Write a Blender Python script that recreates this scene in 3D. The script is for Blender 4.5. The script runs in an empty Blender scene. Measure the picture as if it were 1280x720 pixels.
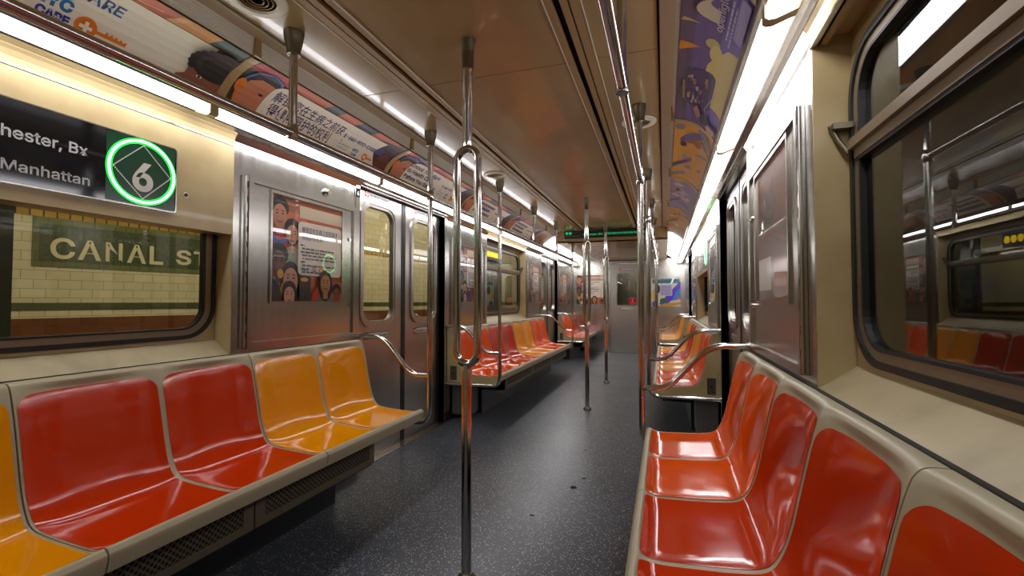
import bpy, bmesh, math, random
from mathutils import Vector, Matrix
random.seed(7)
SC = bpy.context.scene
COL = SC.collection
PI = math.pi
# ------------------------------------------------------------------ camera, world, exposure
cam_data = bpy.data.cameras.new('camera')
cam_data.sensor_width = 36.0
cam_data.lens = 580.0 / 1280.0 * 36.0
cam_data.clip_start = 0.02
cam = bpy.data.objects.new('camera', cam_data)
COL.objects.link(cam)
cam.location = (0.782, 0.0, 1.14)
cam.rotation_euler = (PI / 2 + math.atan(17 / 580.0), 0.0, math.atan(190 / 580.0))
SC.camera = cam
world = bpy.data.worlds.new('tunnel_dark')
SC.world = world
world.use_nodes = True
world.node_tree.nodes['Background'].inputs[0].default_value = (0.5, 0.55, 0.5, 1)
world.node_tree.nodes['Background'].inputs[1].default_value = 0.004
SC.view_settings.view_transform = 'Standard'
SC.view_settings.look = 'None'
SC.view_settings.exposure = 0.0
SC.view_settings.gamma = 1.0
SC.view_settings.use_curve_mapping = False
SC.cycles.use_denoising = True
SC.cycles.max_bounces = 10
SC.cycles.glossy_bounces = 6
SC.cycles.diffuse_bounces = 7
SC.cycles.transmission_bounces = 8
SC.cycles.sample_clamp_indirect = 6.0
TUBE_POWER = 13.0        # fluorescent diffusers inside the car
PLATFORM_POWER = 62.0   # tubes over the platform

# ------------------------------------------------------------------ materials
def lin(h):
    h = h.lstrip('#')
    c = [int(h[i:i + 2], 16) / 255.0 for i in (0, 2, 4)]
    return tuple(x / 12.92 if x <= 0.04045 else ((x + 0.055) / 1.055) ** 2.4 for x in c) + (1.0,)

MATS = {}
def mat(name, color='#808080', rough=0.5, metal=0.0, coat=0.0, emit=None, power=0.0, spec=0.5, aniso=0.0):
    if name in MATS:
        return MATS[name]
    m = bpy.data.materials.new(name)
    m.use_nodes = True
    b = m.node_tree.nodes['Principled BSDF']
    b.inputs['Base Color'].default_value = lin(color)
    b.inputs['Roughness'].default_value = rough
    b.inputs['Metallic'].default_value = metal
    b.inputs['Coat Weight'].default_value = coat
    b.inputs['Coat Roughness'].default_value = 0.04
    b.inputs['Specular IOR Level'].default_value = spec
    if emit:
        b.inputs['Emission Color'].default_value = lin(emit)
        b.inputs['Emission Strength'].default_value = power
    m.diffuse_color = lin(color)
    MATS[name] = m
    return m

def nodes(m):
    nt = m.node_tree
    return nt, nt.nodes, nt.links, nt.nodes['Principled BSDF']

def mapped_noise(m, scale_xyz, noise_scale=1.0, detail=3.0):
    nt, N, L, b = nodes(m)
    tc = N.new('ShaderNodeTexCoord')
    mp = N.new('ShaderNodeMapping')
    mp.inputs['Scale'].default_value = scale_xyz
    L.new(tc.outputs['Object'], mp.inputs['Vector'])
    no = N.new('ShaderNodeTexNoise')
    no.inputs['Scale'].default_value = noise_scale
    no.inputs['Detail'].default_value = detail
    L.new(mp.outputs['Vector'], no.inputs['Vector'])
    return no

def vary_color(m, no, c1, c2, lo=0.35, hi=0.65):
    nt, N, L, b = nodes(m)
    r = N.new('ShaderNodeValToRGB')
    r.color_ramp.elements[0].position = lo
    r.color_ramp.elements[0].color = lin(c1)
    r.color_ramp.elements[1].position = hi
    r.color_ramp.elements[1].color = lin(c2)
    L.new(no.outputs['Fac'], r.inputs['Fac'])
    L.new(r.outputs['Color'], b.inputs['Base Color'])
    return r

def vary_rough(m, no, lo, hi):
    nt, N, L, b = nodes(m)
    r = N.new('ShaderNodeMapRange')
    r.inputs['From Min'].default_value = 0.3
    r.inputs['From Max'].default_value = 0.7
    r.inputs['To Min'].default_value = lo
    r.inputs['To Max'].default_value = hi
    L.new(no.outputs['Fac'], r.inputs['Value'])
    L.new(r.outputs['Result'], b.inputs['Roughness'])

def bump(m, no, strength=0.1, dist=0.002):
    nt, N, L, b = nodes(m)
    bp = N.new('ShaderNodeBump')
    bp.inputs['Strength'].default_value = strength
    bp.inputs['Distance'].default_value = dist
    L.new(no.outputs['Fac'], bp.inputs['Height'])
    L.new(bp.outputs['Normal'], b.inputs['Normal'])

BEIGE = mat('beige_fibreglass', '#b6a276', 0.34, coat=0.15)
vary_color(BEIGE, mapped_noise(BEIGE, (1, 1, 1), 5.0, 5), '#ad986c', '#bda97c')
SILL = mat('dirty_beige_sill', '#b8aa84', 0.45)
vary_color(SILL, mapped_noise(SILL, (1, 1, 1), 6.0, 8), '#a39574', '#b9ab86', 0.3, 0.55)
CREAM = mat('seat_shell_cream', '#aea486', 0.38)
STEEL = mat('brushed_stainless', '#b0aaa2', 0.26, metal=1.0)
_n = mapped_noise(STEEL, (30, 30, 0.9), 1.0, 3)
vary_color(STEEL, _n, '#bdbab4', '#c4c1ba', 0.3, 0.7)
vary_rough(STEEL, _n, 0.2, 0.24)
DOORSTEEL = mat('door_stainless', '#9a948b', 0.3, metal=1.0)
_n = mapped_noise(DOORSTEEL, (28, 28, 0.8), 1.0, 3)
vary_color(DOORSTEEL, _n, '#bcb8b0', '#c2beb5', 0.3, 0.7)
DOORSTEEL.node_tree.nodes['Principled BSDF'].inputs['Roughness'].default_value = 0.3
TRIM = mat('bright_metal_trim', '#c2bdb5', 0.22, metal=1.0)
CHROME = mat('polished_tube', '#cfccc8', 0.13, metal=1.0)
BRONZE = mat('dark_cast_mount', '#7d7563', 0.34, metal=0.85)
CEIL = mat('ceiling_laminate', '#a88c60', 0.22, coat=0.3)
vary_color(CEIL, mapped_noise(CEIL, (1.2, 0.25, 1), 3.0, 3), '#a08458', '#ae9266')
CEILTRIM = mat('ceiling_trim', '#ab8d5e', 0.3)
CREAMTRIM = mat('cream_trim', '#e2dac4', 0.4)
LOUVER = mat('pale_louver', '#ebe8dc', 0.4)
BLACK = mat('black_rubber', '#1c1d1c', 0.45)
GAP = mat('dark_gap', '#050505', 0.8)
DARKPLASTIC = mat('dark_housing', '#1c1d1e', 0.35)
BANDMETAL = mat('window_band_metal', '#8f7f66', 0.35, metal=0.35)
SEATRED = mat('red_seat_plastic', '#c63406', 0.1)
SEATORANGE = mat('orange_seat_plastic', '#e85404', 0.1)
SEATYELLOW = mat('yellow_seat_plastic', '#ec9806', 0.1)
for _m in (SEATRED, SEATORANGE, SEATYELLOW):
    vary_rough(_m, mapped_noise(_m, (1, 1, 1), 14.0, 5), 0.07, 0.13)
TUBE = mat('lit_diffuser', '#f4f4f2', 0.4, emit='#fbfaff', power=TUBE_POWER)
LITPANEL = mat('lit_cove_panel', '#ece9dc', 0.4, emit='#fbfaff', power=3.0)
WHITEPANEL = mat('white_cove_panel', '#ece9dc', 0.35)
PLATELIGHT = mat('platform_tube', '#ffffff', 0.4, emit='#fff4dc', power=PLATFORM_POWER)
GREENLED = mat('green_led', '#0a3018', 0.4, emit='#00e828', power=3.0)
WHITELED = mat('white_led', '#c8c8c0', 0.4, emit='#fff5e0', power=0.35)
CORELED = mat('green_white_led', '#c8ffd8', 0.4, emit='#70ff98', power=10.0)
YELLOWLED = mat('yellow_led', '#c8a000', 0.4, emit='#ffd800', power=1.2)

FLOOR = mat('speckled_rubber_floor', '#343941', 0.3)
def _floor():
    nt, N, L, b = nodes(FLOOR)
    tc = N.new('ShaderNodeTexCoord')
    vo = N.new('ShaderNodeTexVoronoi')
    vo.inputs['Scale'].default_value = 150.0
    L.new(tc.outputs['Object'], vo.inputs['Vector'])
    sep = N.new('ShaderNodeSeparateColor')
    L.new(vo.outputs['Color'], sep.inputs['Color'])
    gt = N.new('ShaderNodeMath'); gt.operation = 'GREATER_THAN'; gt.inputs[1].default_value = 0.78
    L.new(sep.outputs['Red'], gt.inputs[0])
    lt = N.new('ShaderNodeMath'); lt.operation = 'LESS_THAN'; lt.inputs[1].default_value = 0.40
    L.new(vo.outputs['Distance'], lt.inputs[0])
    mu = N.new('ShaderNodeMath'); mu.operation = 'MULTIPLY'
    L.new(gt.outputs[0], mu.inputs[0]); L.new(lt.outputs[0], mu.inputs[1])
    no = N.new('ShaderNodeTexNoise'); no.inputs['Scale'].default_value = 2.2; no.inputs['Detail'].default_value = 2
    L.new(tc.outputs['Object'], no.inputs['Vector'])
    r = N.new('ShaderNodeValToRGB')
    r.color_ramp.elements[0].position = 0.3; r.color_ramp.elements[0].color = lin('#363b44')
    r.color_ramp.elements[1].position = 0.7; r.color_ramp.elements[1].color = lin('#424852')
    L.new(no.outputs['Fac'], r.inputs['Fac'])
    mx = N.new('ShaderNodeMix'); mx.data_type = 'RGBA'
    L.new(mu.outputs[0], mx.inputs['Factor'])
    L.new(r.outputs['Color'], mx.inputs['A'])
    mx.inputs['B'].default_value = lin('#c4c2b6')
    L.new(mx.outputs['Result'], b.inputs['Base Color'])
    mr = N.new('ShaderNodeMapRange')
    mr.inputs['From Min'].default_value = 0.3; mr.inputs['From Max'].default_value = 0.7
    mr.inputs['To Min'].default_value = 0.29; mr.inputs['To Max'].default_value = 0.36
    L.new(no.outputs['Fac'], mr.inputs['Value'])
    L.new(mr.outputs['Result'], b.inputs['Roughness'])
_floor()

GRILLE = mat('perforated_grille', '#3a362c', 0.5, metal=0.3)
GRILLEFRAME = mat('grille_frame', '#5e5340', 0.45)
def _grille():
    nt, N, L, b = nodes(GRILLE)
    tc = N.new('ShaderNodeTexCoord')
    mp = N.new('ShaderNodeMapping')
    mp.inputs['Scale'].default_value = (0, 62, 62)
    mp.inputs['Rotation'].default_value = (PI / 4, 0, 0)
    L.new(tc.outputs['Object'], mp.inputs['Vector'])
    vo = N.new('ShaderNodeTexVoronoi'); vo.inputs['Randomness'].default_value = 0.0; vo.inputs['Scale'].default_value = 1.0
    L.new(mp.outputs['Vector'], vo.inputs['Vector'])
    r = N.new('ShaderNodeValToRGB'); r.color_ramp.interpolation = 'CONSTANT'
    r.color_ramp.elements[0].position = 0; r.color_ramp.elements[0].color = lin('#060606')
    r.color_ramp.elements[1].position = 0.36; r.color_ramp.elements[1].color = lin('#5e5440')
    L.new(vo.outputs['Distance'], r.inputs['Fac'])
    L.new(r.outputs['Color'], b.inputs['Base Color'])
_grille()

def glass(name, tint='#eef4ee'):
    if name in MATS:
        return MATS[name]
    m = bpy.data.materials.new(name)
    m.use_nodes = True
    N, L = m.node_tree.nodes, m.node_tree.links
    N.remove(N['Principled BSDF'])
    g = N.new('ShaderNodeBsdfGlass')
    g.inputs['Color'].default_value = lin(tint)
    g.inputs['Roughness'].default_value = 0.0
    g.inputs['IOR'].default_value = 1.5
    L.new(g.outputs[0], N['Material Output'].inputs['Surface'])
    MATS[name] = m
    return m
GLASS = glass('window_glass', '#f7f8f4')

def tile_material(name, c1, c2, mortar, bw, rh, ms=0.0022):
    m = mat(name, c1, 0.3)
    nt, N, L, b = nodes(m)
    tc = N.new('ShaderNodeTexCoord')
    br = N.new('ShaderNodeTexBrick')
    br.inputs['Color1'].default_value = lin(c1)
    br.inputs['Color2'].default_value = lin(c2)
    br.inputs['Mortar'].default_value = lin(mortar)
    br.inputs['Scale'].default_value = 1.0
    br.inputs['Brick Width'].default_value = bw
    br.inputs['Row Height'].default_value = rh
    br.inputs['Mortar Size'].default_value = ms
    L.new(tc.outputs['UV'], br.inputs['Vector'])
    L.new(br.outputs['Color'], b.inputs['Base Color'])
    return m
TILE = tile_material('cream_wall_tile', '#cbbf98', '#c2b58c', '#8a8058', 0.155, 0.078)
YTILE = tile_material('yellow_trim_tile', '#b08a24', '#9a7418', '#201a0c', 0.085, 0.4, 0.006)
GTILE = tile_material('green_border_tile', '#666a3c', '#5a5e34', '#3c4028', 0.078, 0.078)
BTILE = tile_material('brown_base_tile', '#6b3c18', '#5e3414', '#4a2a12', 0.155, 0.078)
SIGNGREEN = mat('sign_mosaic_green', '#3d4728', 0.35)
vary_color(SIGNGREEN, mapped_noise(SIGNGREEN, (1, 1, 1), 70.0, 2), '#30391f', '#4c5632')
SIGNCREAM = mat('sign_mosaic_cream', '#cdbf94', 0.35)
STRIPE = mat('stripe_mosaic_green', '#474c2c', 0.4)
COLGREEN = mat('column_green_paint', '#1d2a1c', 0.4)
CONCRETE = mat('platform_concrete', '#5e5a50', 0.7)
TUNNEL = mat('tunnel_wall', '#2c2b26', 0.85)

def ink(h, rough=0.42, coat=0.0):
    m = mat('print_' + h.lstrip('#') + ('_glazed' if coat else ''), h, rough, coat=coat)
    if coat:
        m.node_tree.nodes['Principled BSDF'].inputs['Coat Roughness'].default_value = 0.006
        m.node_tree.nodes['Principled BSDF'].inputs['Coat IOR'].default_value = 1.6
    return m

# ------------------------------------------------------------------ mesh builder
class MB:
    def __init__(self):
        self.v, self.f, self.m, self.s, self.mats = [], [], [], [], []
    def mi(self, m):
        if m not in self.mats:
            self.mats.append(m)
        return self.mats.index(m)
    def add(self, vs, fs, m, smooth=False):
        k = len(self.v); i = self.mi(m)
        self.v += [tuple(p) for p in vs]
        for f in fs:
            self.f.append([k + a for a in f]); self.m.append(i); self.s.append(smooth)
        return self
    def box(self, x0, x1, y0, y1, z0, z1, m):
        v = [(x, y, z) for x in (x0, x1) for y in (y0, y1) for z in (z0, z1)]
        return self.add(v, [(0, 1, 3, 2), (4, 6, 7, 5), (0, 4, 5, 1), (2, 3, 7, 6), (0, 2, 6, 4), (1, 5, 7, 3)], m)
    def prism(self, poly_xz, y0, y1, m, smooth=False):
        n = len(poly_xz)
        v = [(x, y0, z) for x, z in poly_xz] + [(x, y1, z) for x, z in poly_xz]
        self.add(v, [(i, (i + 1) % n, (i + 1) % n + n, i + n) for i in range(n)], m, smooth)
        return self.add(v, [tuple(range(n)), tuple(range(2 * n - 1, n - 1, -1))], m)
    def grid(self, rows, m, smooth=True, closed=False):
        nr, nc = len(rows), len(rows[0])
        v = [p for r in rows for p in r]
        fs = []
        for i in range(nr - 1):
            for j in range(nc if closed else nc - 1):
                fs.append((i * nc + j, i * nc + (j + 1) % nc, (i + 1) * nc + (j + 1) % nc, (i + 1) * nc + j))
        return self.add(v, fs, m, smooth)
    def tube(self, pts, r, m, n=14, caps=True, rad=None):
        pts = [Vector(p) for p in pts]
        rows, up = [], None
        for i, p in enumerate(pts):
            a = pts[max(i - 1, 0)]; b = pts[min(i + 1, len(pts) - 1)]
            t = (b - a).normalized()
            if up is None:
                up = t.orthogonal().normalized()
            else:
                up = (up - t * up.dot(t)).normalized()
            w = t.cross(up)
            q = rad[i] if rad else r
            rows.append([p + (up * math.cos(2 * PI * k / n) + w * math.sin(2 * PI * k / n)) * q for k in range(n)])
        self.grid(rows, m, True, True)
        if caps:
            for r_ in (rows[0], rows[-1]):
                self.add(r_, [tuple(range(n))], m)
        return self
    def lathe(self, prof, c, m, n=24):
        rows = [[(c[0] + r * math.cos(2 * PI * k / n), c[1] + r * math.sin(2 * PI * k / n), c[2] + z) for k in range(n)] for r, z in prof]
        self.grid(rows, m, True, True)
        for r_, (r, z) in ((rows[0], prof[0]), (rows[-1], prof[-1])):
            if r > 1e-4:
                self.add(r_, [tuple(range(n))], m)
        return self
    def build(self, name, parent=None, normals=True):
        me = bpy.data.meshes.new(name)
        me.from_pydata(self.v, [], self.f)
        for m in self.mats:
            me.materials.append(m)
        me.polygons.foreach_set('material_index', self.m)
        me.polygons.foreach_set('use_smooth', self.s)
        if normals:
            bm = bmesh.new(); bm.from_mesh(me)
            bmesh.ops.remove_doubles(bm, verts=bm.verts, dist=1e-5)
            bmesh.ops.recalc_face_normals(bm, faces=bm.faces)
            for e in bm.edges:
                if len(e.link_faces) == 2 and e.calc_face_angle(0) > 0.75:
                    e.smooth = False
            bm.to_mesh(me); bm.free()
        me.update()
        o = bpy.data.objects.new(name, me)
        COL.objects.link(o)
        if parent:
            o.parent = parent
        return o

def tag(o, label, cat, group=None):
    o['label'] = label; o['category'] = cat
    if group:
        o['group'] = group
    return o
def root(name, loc=(0, 0, 0)):
    o = bpy.data.objects.new(name, None); o.location = loc
    o.empty_display_size = 0.1
    COL.objects.link(o)
    return o
def thing(name, label, cat, group=None):
    return tag(root(name), label, cat, group)
def structure(o):
    o['kind'] = 'structure'
    return o

def fillet(pts, r, n=8):
    pts = [Vector(p) for p in pts]
    out = [pts[0]]
    for i in range(1, len(pts) - 1):
        a, p, b = pts[i - 1], pts[i], pts[i + 1]
        u, w = (a - p), (b - p)
        d = min(r, u.length * 0.49, w.length * 0.49)
        s, e = p + u.normalized() * d, p + w.normalized() * d
        for k in range(n + 1):
            t = k / n
            out.append(s * (1 - t) ** 2 + p * 2 * t * (1 - t) + e * t * t)
    out.append(pts[-1])
    return out

def rrect(a0, a1, b0, b1, r, n=8):
    """rounded rectangle as list of (a, b), and the matching outer-rectangle walker"""
    pts = []
    for cx, cy, st in ((a1 - r, b1 - r, 0), (a0 + r, b1 - r, 90), (a0 + r, b0 + r, 180), (a1 - r, b0 + r, 270)):
        for k in range(n + 1):
            t = math.radians(st + 90.0 * k / n)
            pts.append((cx + r * math.cos(t), cy + r * math.sin(t)))
    return pts
def rect_for(a0, a1, b0, b1, inner, n=8):
    """points on rectangle matched to rrect points with n per corner"""
    out = []
    h = n // 2
    cor = ((a1, b1), (a0, b1), (a0, b0), (a1, b0))
    for c in range(4):
        seg = inner[c * (n + 1):(c + 1) * (n + 1)]
        C_ = cor[c]
        for k, (a, b) in enumerate(seg):
            if k == h:
                out.append(C_)
            else:
                first = k < h
                vert = (c % 2 == 0) == first      # stays on the vertical side
                s = seg[0] if first else seg[-1]
                t = (k / h) if first else ((n - k) / h)
                if vert:
                    out.append((C_[0], s[1] + (C_[1] - s[1]) * t))
                else:
                    out.append((s[0] + (C_[0] - s[0]) * t, C_[1]))
    return out
def ring(mb, outer, inner, fn, d_front, d_back, m):
    """flat ring with thickness: fn(a, b, d) -> xyz"""
    n = len(outer)
    rows = [[fn(a, b, d_back) for a, b in outer], [fn(a, b, d_front) for a, b in outer],
            [fn(a, b, d_front) for a, b in inner], [fn(a, b, d_back) for a, b in inner], [fn(a, b, d_back) for a, b in outer]]
    mb.grid(rows, m, False, True)
def slab(mb, poly, fn, d0, d1, m):
    n = len(poly)
    v = [fn(a, b, d0) for a, b in poly] + [fn(a, b, d1) for a, b in poly]
    mb.add(v, [(i, (i + 1) % n, (i + 1) % n + n, i + n) for i in range(n)] + [tuple(range(n)), tuple(range(2 * n - 1, n - 1, -1))], m)
def wallfn(sg):
    return lambda y, z, d: (sg * d, y, z)

# ------------------------------------------------------------------ flat artwork (posters, signs, stickers)
_font_cache = {}
SANS = None
try:                                         # Blender's own bundled grotesque, if this build carries it
    import os
    SANS = bpy.data.fonts.load(os.path.join(bpy.utils.system_resource('DATAFILES'), 'fonts', 'Inter.woff2'))
except Exception:
    SANS = None
def glyphs(text, size, bold=0.0, shear=0.0):
    key = (text, size, bold, shear)
    if key in _font_cache:
        return _font_cache[key]
    cu = bpy.data.curves.new('lettering', 'FONT')
    cu.body = text; cu.size = size; cu.offset = bold; cu.shear = shear
    cu.resolution_u = 3
    if SANS and text.isascii():
        cu.font = SANS
    ob = bpy.data.objects.new('lettering', cu)
    COL.objects.link(ob)
    bpy.context.view_layer.update()
    me = ob.evaluated_get(bpy.context.evaluated_depsgraph_get()).to_mesh()
    vs = [(v.co.x, v.co.y) for v in me.vertices]
    fs = [tuple(p.vertices) for p in me.polygons]
    ob.to_mesh_clear()
    bpy.data.objects.remove(ob); bpy.data.curves.remove(cu)
    _font_cache[key] = (vs, fs)
    return vs, fs

class Art:
    """flat print: layered shapes in metres on a (a, b) sheet"""
    def __init__(self):
        self.items = []; self.layer = 0
    def poly(self, pts, h, m=None):
        self.layer += 1
        self.items.append((list(pts), [tuple(range(len(pts)))], m or h if not isinstance(h, str) else h, self.layer)); return self
    def rect(self, a0, a1, b0, b1, h):
        return self.poly([(a0, b0), (a1, b0), (a1, b1), (a0, b1)], h)
    def ell(self, a, b, ra, rb, h, n=22, rot=0.0):
        c, s = math.cos(rot), math.sin(rot)
        return self.poly([(a + ra * math.cos(2 * PI * k / n) * c - rb * math.sin(2 * PI * k / n) * s,
                           b + ra * math.cos(2 * PI * k / n) * s + rb * math.sin(2 * PI * k / n) * c) for k in range(n)], h)
    def rr(self, a0, a1, b0, b1, r, h):
        return self.poly(rrect(a0, a1, b0, b1, r, 6), h)
    def band(self, pts, w, h):
        L, R = [], []
        for i, p in enumerate(pts):
            a = Vector(pts[max(i - 1, 0)]); b = Vector(pts[min(i + 1, len(pts) - 1)])
            t = (b - a).normalized(); q = Vector((-t.y, t.x)) * w / 2
            L.append(tuple(Vector(p) + q)); R.append(tuple(Vector(p) - q))
        return self.poly(L + R[::-1], h)
    def text(self, s, a, b, size, h, bold=0.0, width=None, align='l', rot=0.0, shear=0.0):
        vs, fs = glyphs(s, size, bold, shear)
        if not vs:
            return self
        x0 = min(v[0] for v in vs); x1 = max(v[0] for v in vs)
        k = width / (x1 - x0) if width else 1.0
        W = (x1 - x0) * k
        off = {'l': 0, 'c': -W / 2, 'r': -W}[align]
        c, s_ = math.cos(rot), math.sin(rot)
        out = []
        for x, y in vs:
            x = (x - x0) * k + off
            out.append((a + x * c - y * s_, b + x * s_ + y * c))
        self.layer += 1
        self.items.append((out, fs, h, self.layer)); return self
    def into(self, mb, fn, clip=None, bands=(), coat=0.0, rough=0.42, step=0.00035):
        """fn(a, b, d) -> xyz with d metres above the sheet"""
        for vs, fs, h, ly in self.items:
            bm = bmesh.new()
            bv = [bm.verts.new((x, y, 0)) for x, y in vs]
            for f in fs:
                try:
                    bm.faces.new([bv[i] for i in f])
                except ValueError:
                    pass
            if len(fs) == 1 and len(fs[0]) > 4:
                bmesh.ops.triangulate(bm, faces=bm.faces[:])
            if clip:
                a0, a1, b0, b1 = clip
                for co, no in (((a0, 0, 0), (-1, 0, 0)), ((a1, 0, 0), (1, 0, 0)), ((0, b0, 0), (0, -1, 0)), ((0, b1, 0), (0, 1, 0))):
                    bmesh.ops.bisect_plane(bm, geom=bm.verts[:] + bm.edges[:] + bm.faces[:], plane_co=co, plane_no=no, clear_outer=True)
            for t in bands:
                bmesh.ops.bisect_plane(bm, geom=bm.verts[:] + bm.edges[:] + bm.faces[:], plane_co=(0, t, 0), plane_no=(0, 1, 0))
            bm.verts.index_update()
            m = h if not isinstance(h, str) else ink(h, rough, coat)
            mb.add([fn(v.co.x, v.co.y, ly * step) for v in bm.verts], [[v.index for v in f.verts] for f in bm.faces], m)
            bm.free()
        return mb

# ------------------------------------------------------------------ dimensions of the car
W = 1.21                      # inner face of side walls
Y0, Y1 = -1.55, 10.6          # near and far ends
ZC = 2.25
BULK = 7.2                    # dropped ceiling starts
JOINTS = [-1.02, 0.24, 1.50, 2.76, 4.02, 5.28, 6.54, 7.2]
DOORS = [(2.70, 4.00), (7.68, 8.95)]
DX = 1.26                     # door leaf face

# ------------------------------------------------------------------ floor and ceiling
b = MB()
b.box(-1.30, 1.30, Y0, Y1, -0.05, 0.0, FLOOR)
structure(b.build('floor'))
for k, (a, c) in enumerate(DOORS):
    for sg in (-1, 1):
        b = MB()
        b.box(*sorted((sg * 1.185, sg * 1.30)), a, c, 0.0, 0.006, TRIM)
        for q in range(4):
            x = sg * (1.20 + 0.022 * q)
            b.box(*sorted((x, x + sg * 0.008)), a + 0.01, c - 0.01, 0.006, 0.009, TRIM)
        structure(b.build('trim_%d' % (1 + 2 * k + (sg > 0))))

b = MB()
seams = [Y0, 0.0, 2.104, 4.338, 6.5, BULK]
for i in range(len(seams) - 1):
    a, c = seams[i] + 0.003, seams[i + 1] - 0.003
    b.box(-0.362, 0.362, a, c, ZC, ZC + 0.02, CEIL)
    for sg in (-1, 1):
        b.box(*sorted((sg * 0.502, sg * 0.765)), a, c, ZC, ZC + 0.02, CEIL)
for sg in (-1, 1):
    for x0, x1, z, m in ((0.365, 0.396, ZC - 0.003, CEILTRIM), (0.396, 0.424, ZC + 0.03, GAP), (0.424, 0.452, ZC - 0.003, CEILTRIM),
                         (0.452, 0.459, ZC + 0.015, GAP), (0.459, 0.499, ZC - 0.003, CEILTRIM), (0.765, 0.775, ZC + 0.012, GAP)):
        b.box(*sorted((sg * x0, sg * x1)), Y0, BULK, z, z + 0.02, m)
    for x in (0.362, 0.499):
        b.box(*sorted((sg * x, sg * (x + 0.004))), Y0, BULK, ZC - 0.006, ZC + 0.01, CREAMTRIM)
    b.box(*sorted((sg * 0.775, sg * 0.838)), Y0, BULK, ZC - 0.006, ZC + 0.02, CREAMTRIM)
b.box(-1.3, 1.3, Y0, Y1, ZC + 0.055, ZC + 0.08, GAP)
# dropped ceiling over the car end
b.box(-0.838, 0.838, BULK, BULK + 0.02, 2.06, ZC + 0.02, CEIL)
b.box(-0.66, 0.66, BULK, Y1, 2.06, 2.08, CEIL)
for sg in (-1, 1):
    b.box(*sorted((sg * 0.66, sg * 0.80)), BULK, Y1, 2.07, 2.09, CREAMTRIM)
    b.prism([(sg * 0.845, 2.17), (sg * 1.055, 2.022), (sg * 1.075, 2.04), (sg * 0.845, 2.20)], BULK, Y1, LITPANEL)
    b.box(*sorted((sg * 0.80, sg * 0.848)), BULK, Y1, 2.075, 2.09, CREAMTRIM)
    b.box(*sorted((sg * 0.835, sg * 0.848)), BULK, Y1, 2.085, 2.172, WHITEPANEL)
    for y in (8.3, 9.4):
        b.prism([(sg * 0.83, 2.168), (sg * 1.055, 2.013), (sg * 1.06, 2.03), (sg * 0.845, 2.18)], y, y + 0.02, CEILTRIM)
structure(b.build('ceiling'))

# ------------------------------------------------------------------ side walls
WB = {-1: [(0.13, 1.715, True), (5.12, 6.75, False)], 1: [(0.08, 1.59, False), (5.02, 6.75, True)]}   # window bays, True = sign box over it
for sg, side in ((-1, 'left'), (1, 'right')):
    fn = wallfn(sg)
    b = MB()
    def wbox(d0, d1, y0, y1, z0, z1, m):
        b.box(*sorted((sg * d0, sg * d1)), y0, y1, z0, z1, m)
    segs = [(Y0, 0.1 if sg < 0 else 0.08), (WB[sg][0][1], DOORS[0][0]), (DOORS[0][1], WB[sg][1][0]), (WB[sg][1][1], DOORS[1][0]), (DOORS[1][1], Y1)]
    for a, c in segs:
        wbox(W, W + 0.05, a, c, 0.0, 1.925, STEEL)
        b.prism([(sg * W, 1.925), (sg * 1.188, 1.968), (sg * 1.188, 1.99), (sg * (W + 0.05), 1.99), (sg * (W + 0.05), 1.925)], a, c, STEEL)
    for a, c in DOORS:
        wbox(W - 0.004, W + 0.03, a, c, 1.945, 1.99, STEEL)
        wbox(W + 0.03, W + 0.16, a, c, 1.94, 2.0, GAP)
        wbox(W - 0.03, W - 0.004, a, c, 1.955, 1.968, TRIM)
        wbox(W, W + 0.14, c, c + 0.05, 0.0, 1.945, BLACK)           # rubber lined pocket edge facing the car end
        wbox(W, W + 0.14, a - 0.03, a, 0.0, 1.945, BLACK)
        wbox(W - 0.006, W, c + 0.005, c + 0.045, 0.0, 1.95, STEEL)
        wbox(W - 0.006, W, a - 0.045, a - 0.005, 0.0, 1.95, STEEL)
    for a, c, sign in WB[sg]:
        wbox(W, W + 0.1, a, c, 0.0, 0.875, BEIGE)
        # sloping sill
        b.prism([(sg * W, 0.885), (sg * 1.315, 0.958), (sg * 1.315, 0.9), (sg * W, 0.872)], a, c, SILL)
        wbox(W - 0.004, W + 0.002, a, c, 0.872, 0.882, TRIM)
        top = 1.467 if sign else 1.93
        # jambs
        for y, dy in ((c, 0.02), (a, -0.02)):
            wbox(W + 0.001, 1.33, min(y - dy * 0.3, y + dy), max(y - dy * 0.3, y + dy), 0.88, 1.93, BEIGE)
        # header over the opening
        wbox(W + 0.004, 1.33, a, c, top, top + 0.03, BEIGE)
        wbox(W, W + 0.02, a, c, top - 0.002, 1.905, BEIGE)
        cove = [(sg * W, 1.905), (sg * 1.207, 1.93), (sg * 1.199, 1.948), (sg * 1.19, 1.958), (sg * 1.19, 1.99), (sg * 1.25, 1.99), (sg * 1.25, 1.905)]
        b.prism(cove, a, c, BEIGE)
        wbox(W - 0.004, W + 0.01, a, c, 1.900, 1.907, TRIM)
        # recessed back plate with the window hole
        hz1 = 1.86
        inner = rrect(a + 0.012, c - 0.012, 0.968, hz1, 0.15)
        ring(b, rect_for(a, c, 0.93, 1.93, inner), inner, fn, 1.31, 1.33, BEIGE)
    wbox(1.198, W - 0.0005, -0.9, 2.66, 0.85, 0.887, BLACK)
    wbox(1.198, W - 0.0005, 4.07, 7.6, 0.85, 0.887, BLACK)
    structure(b.build('wall_' + side))
    # cream floor-level skirting under the walls
    b = MB()
    for a, c in segs:
        b.box(*sorted((sg * (W - 0.012), sg * W)), a, c, 0.0, 0.09, BLACK)
    structure(b.build('baseboard_' + side))

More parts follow.
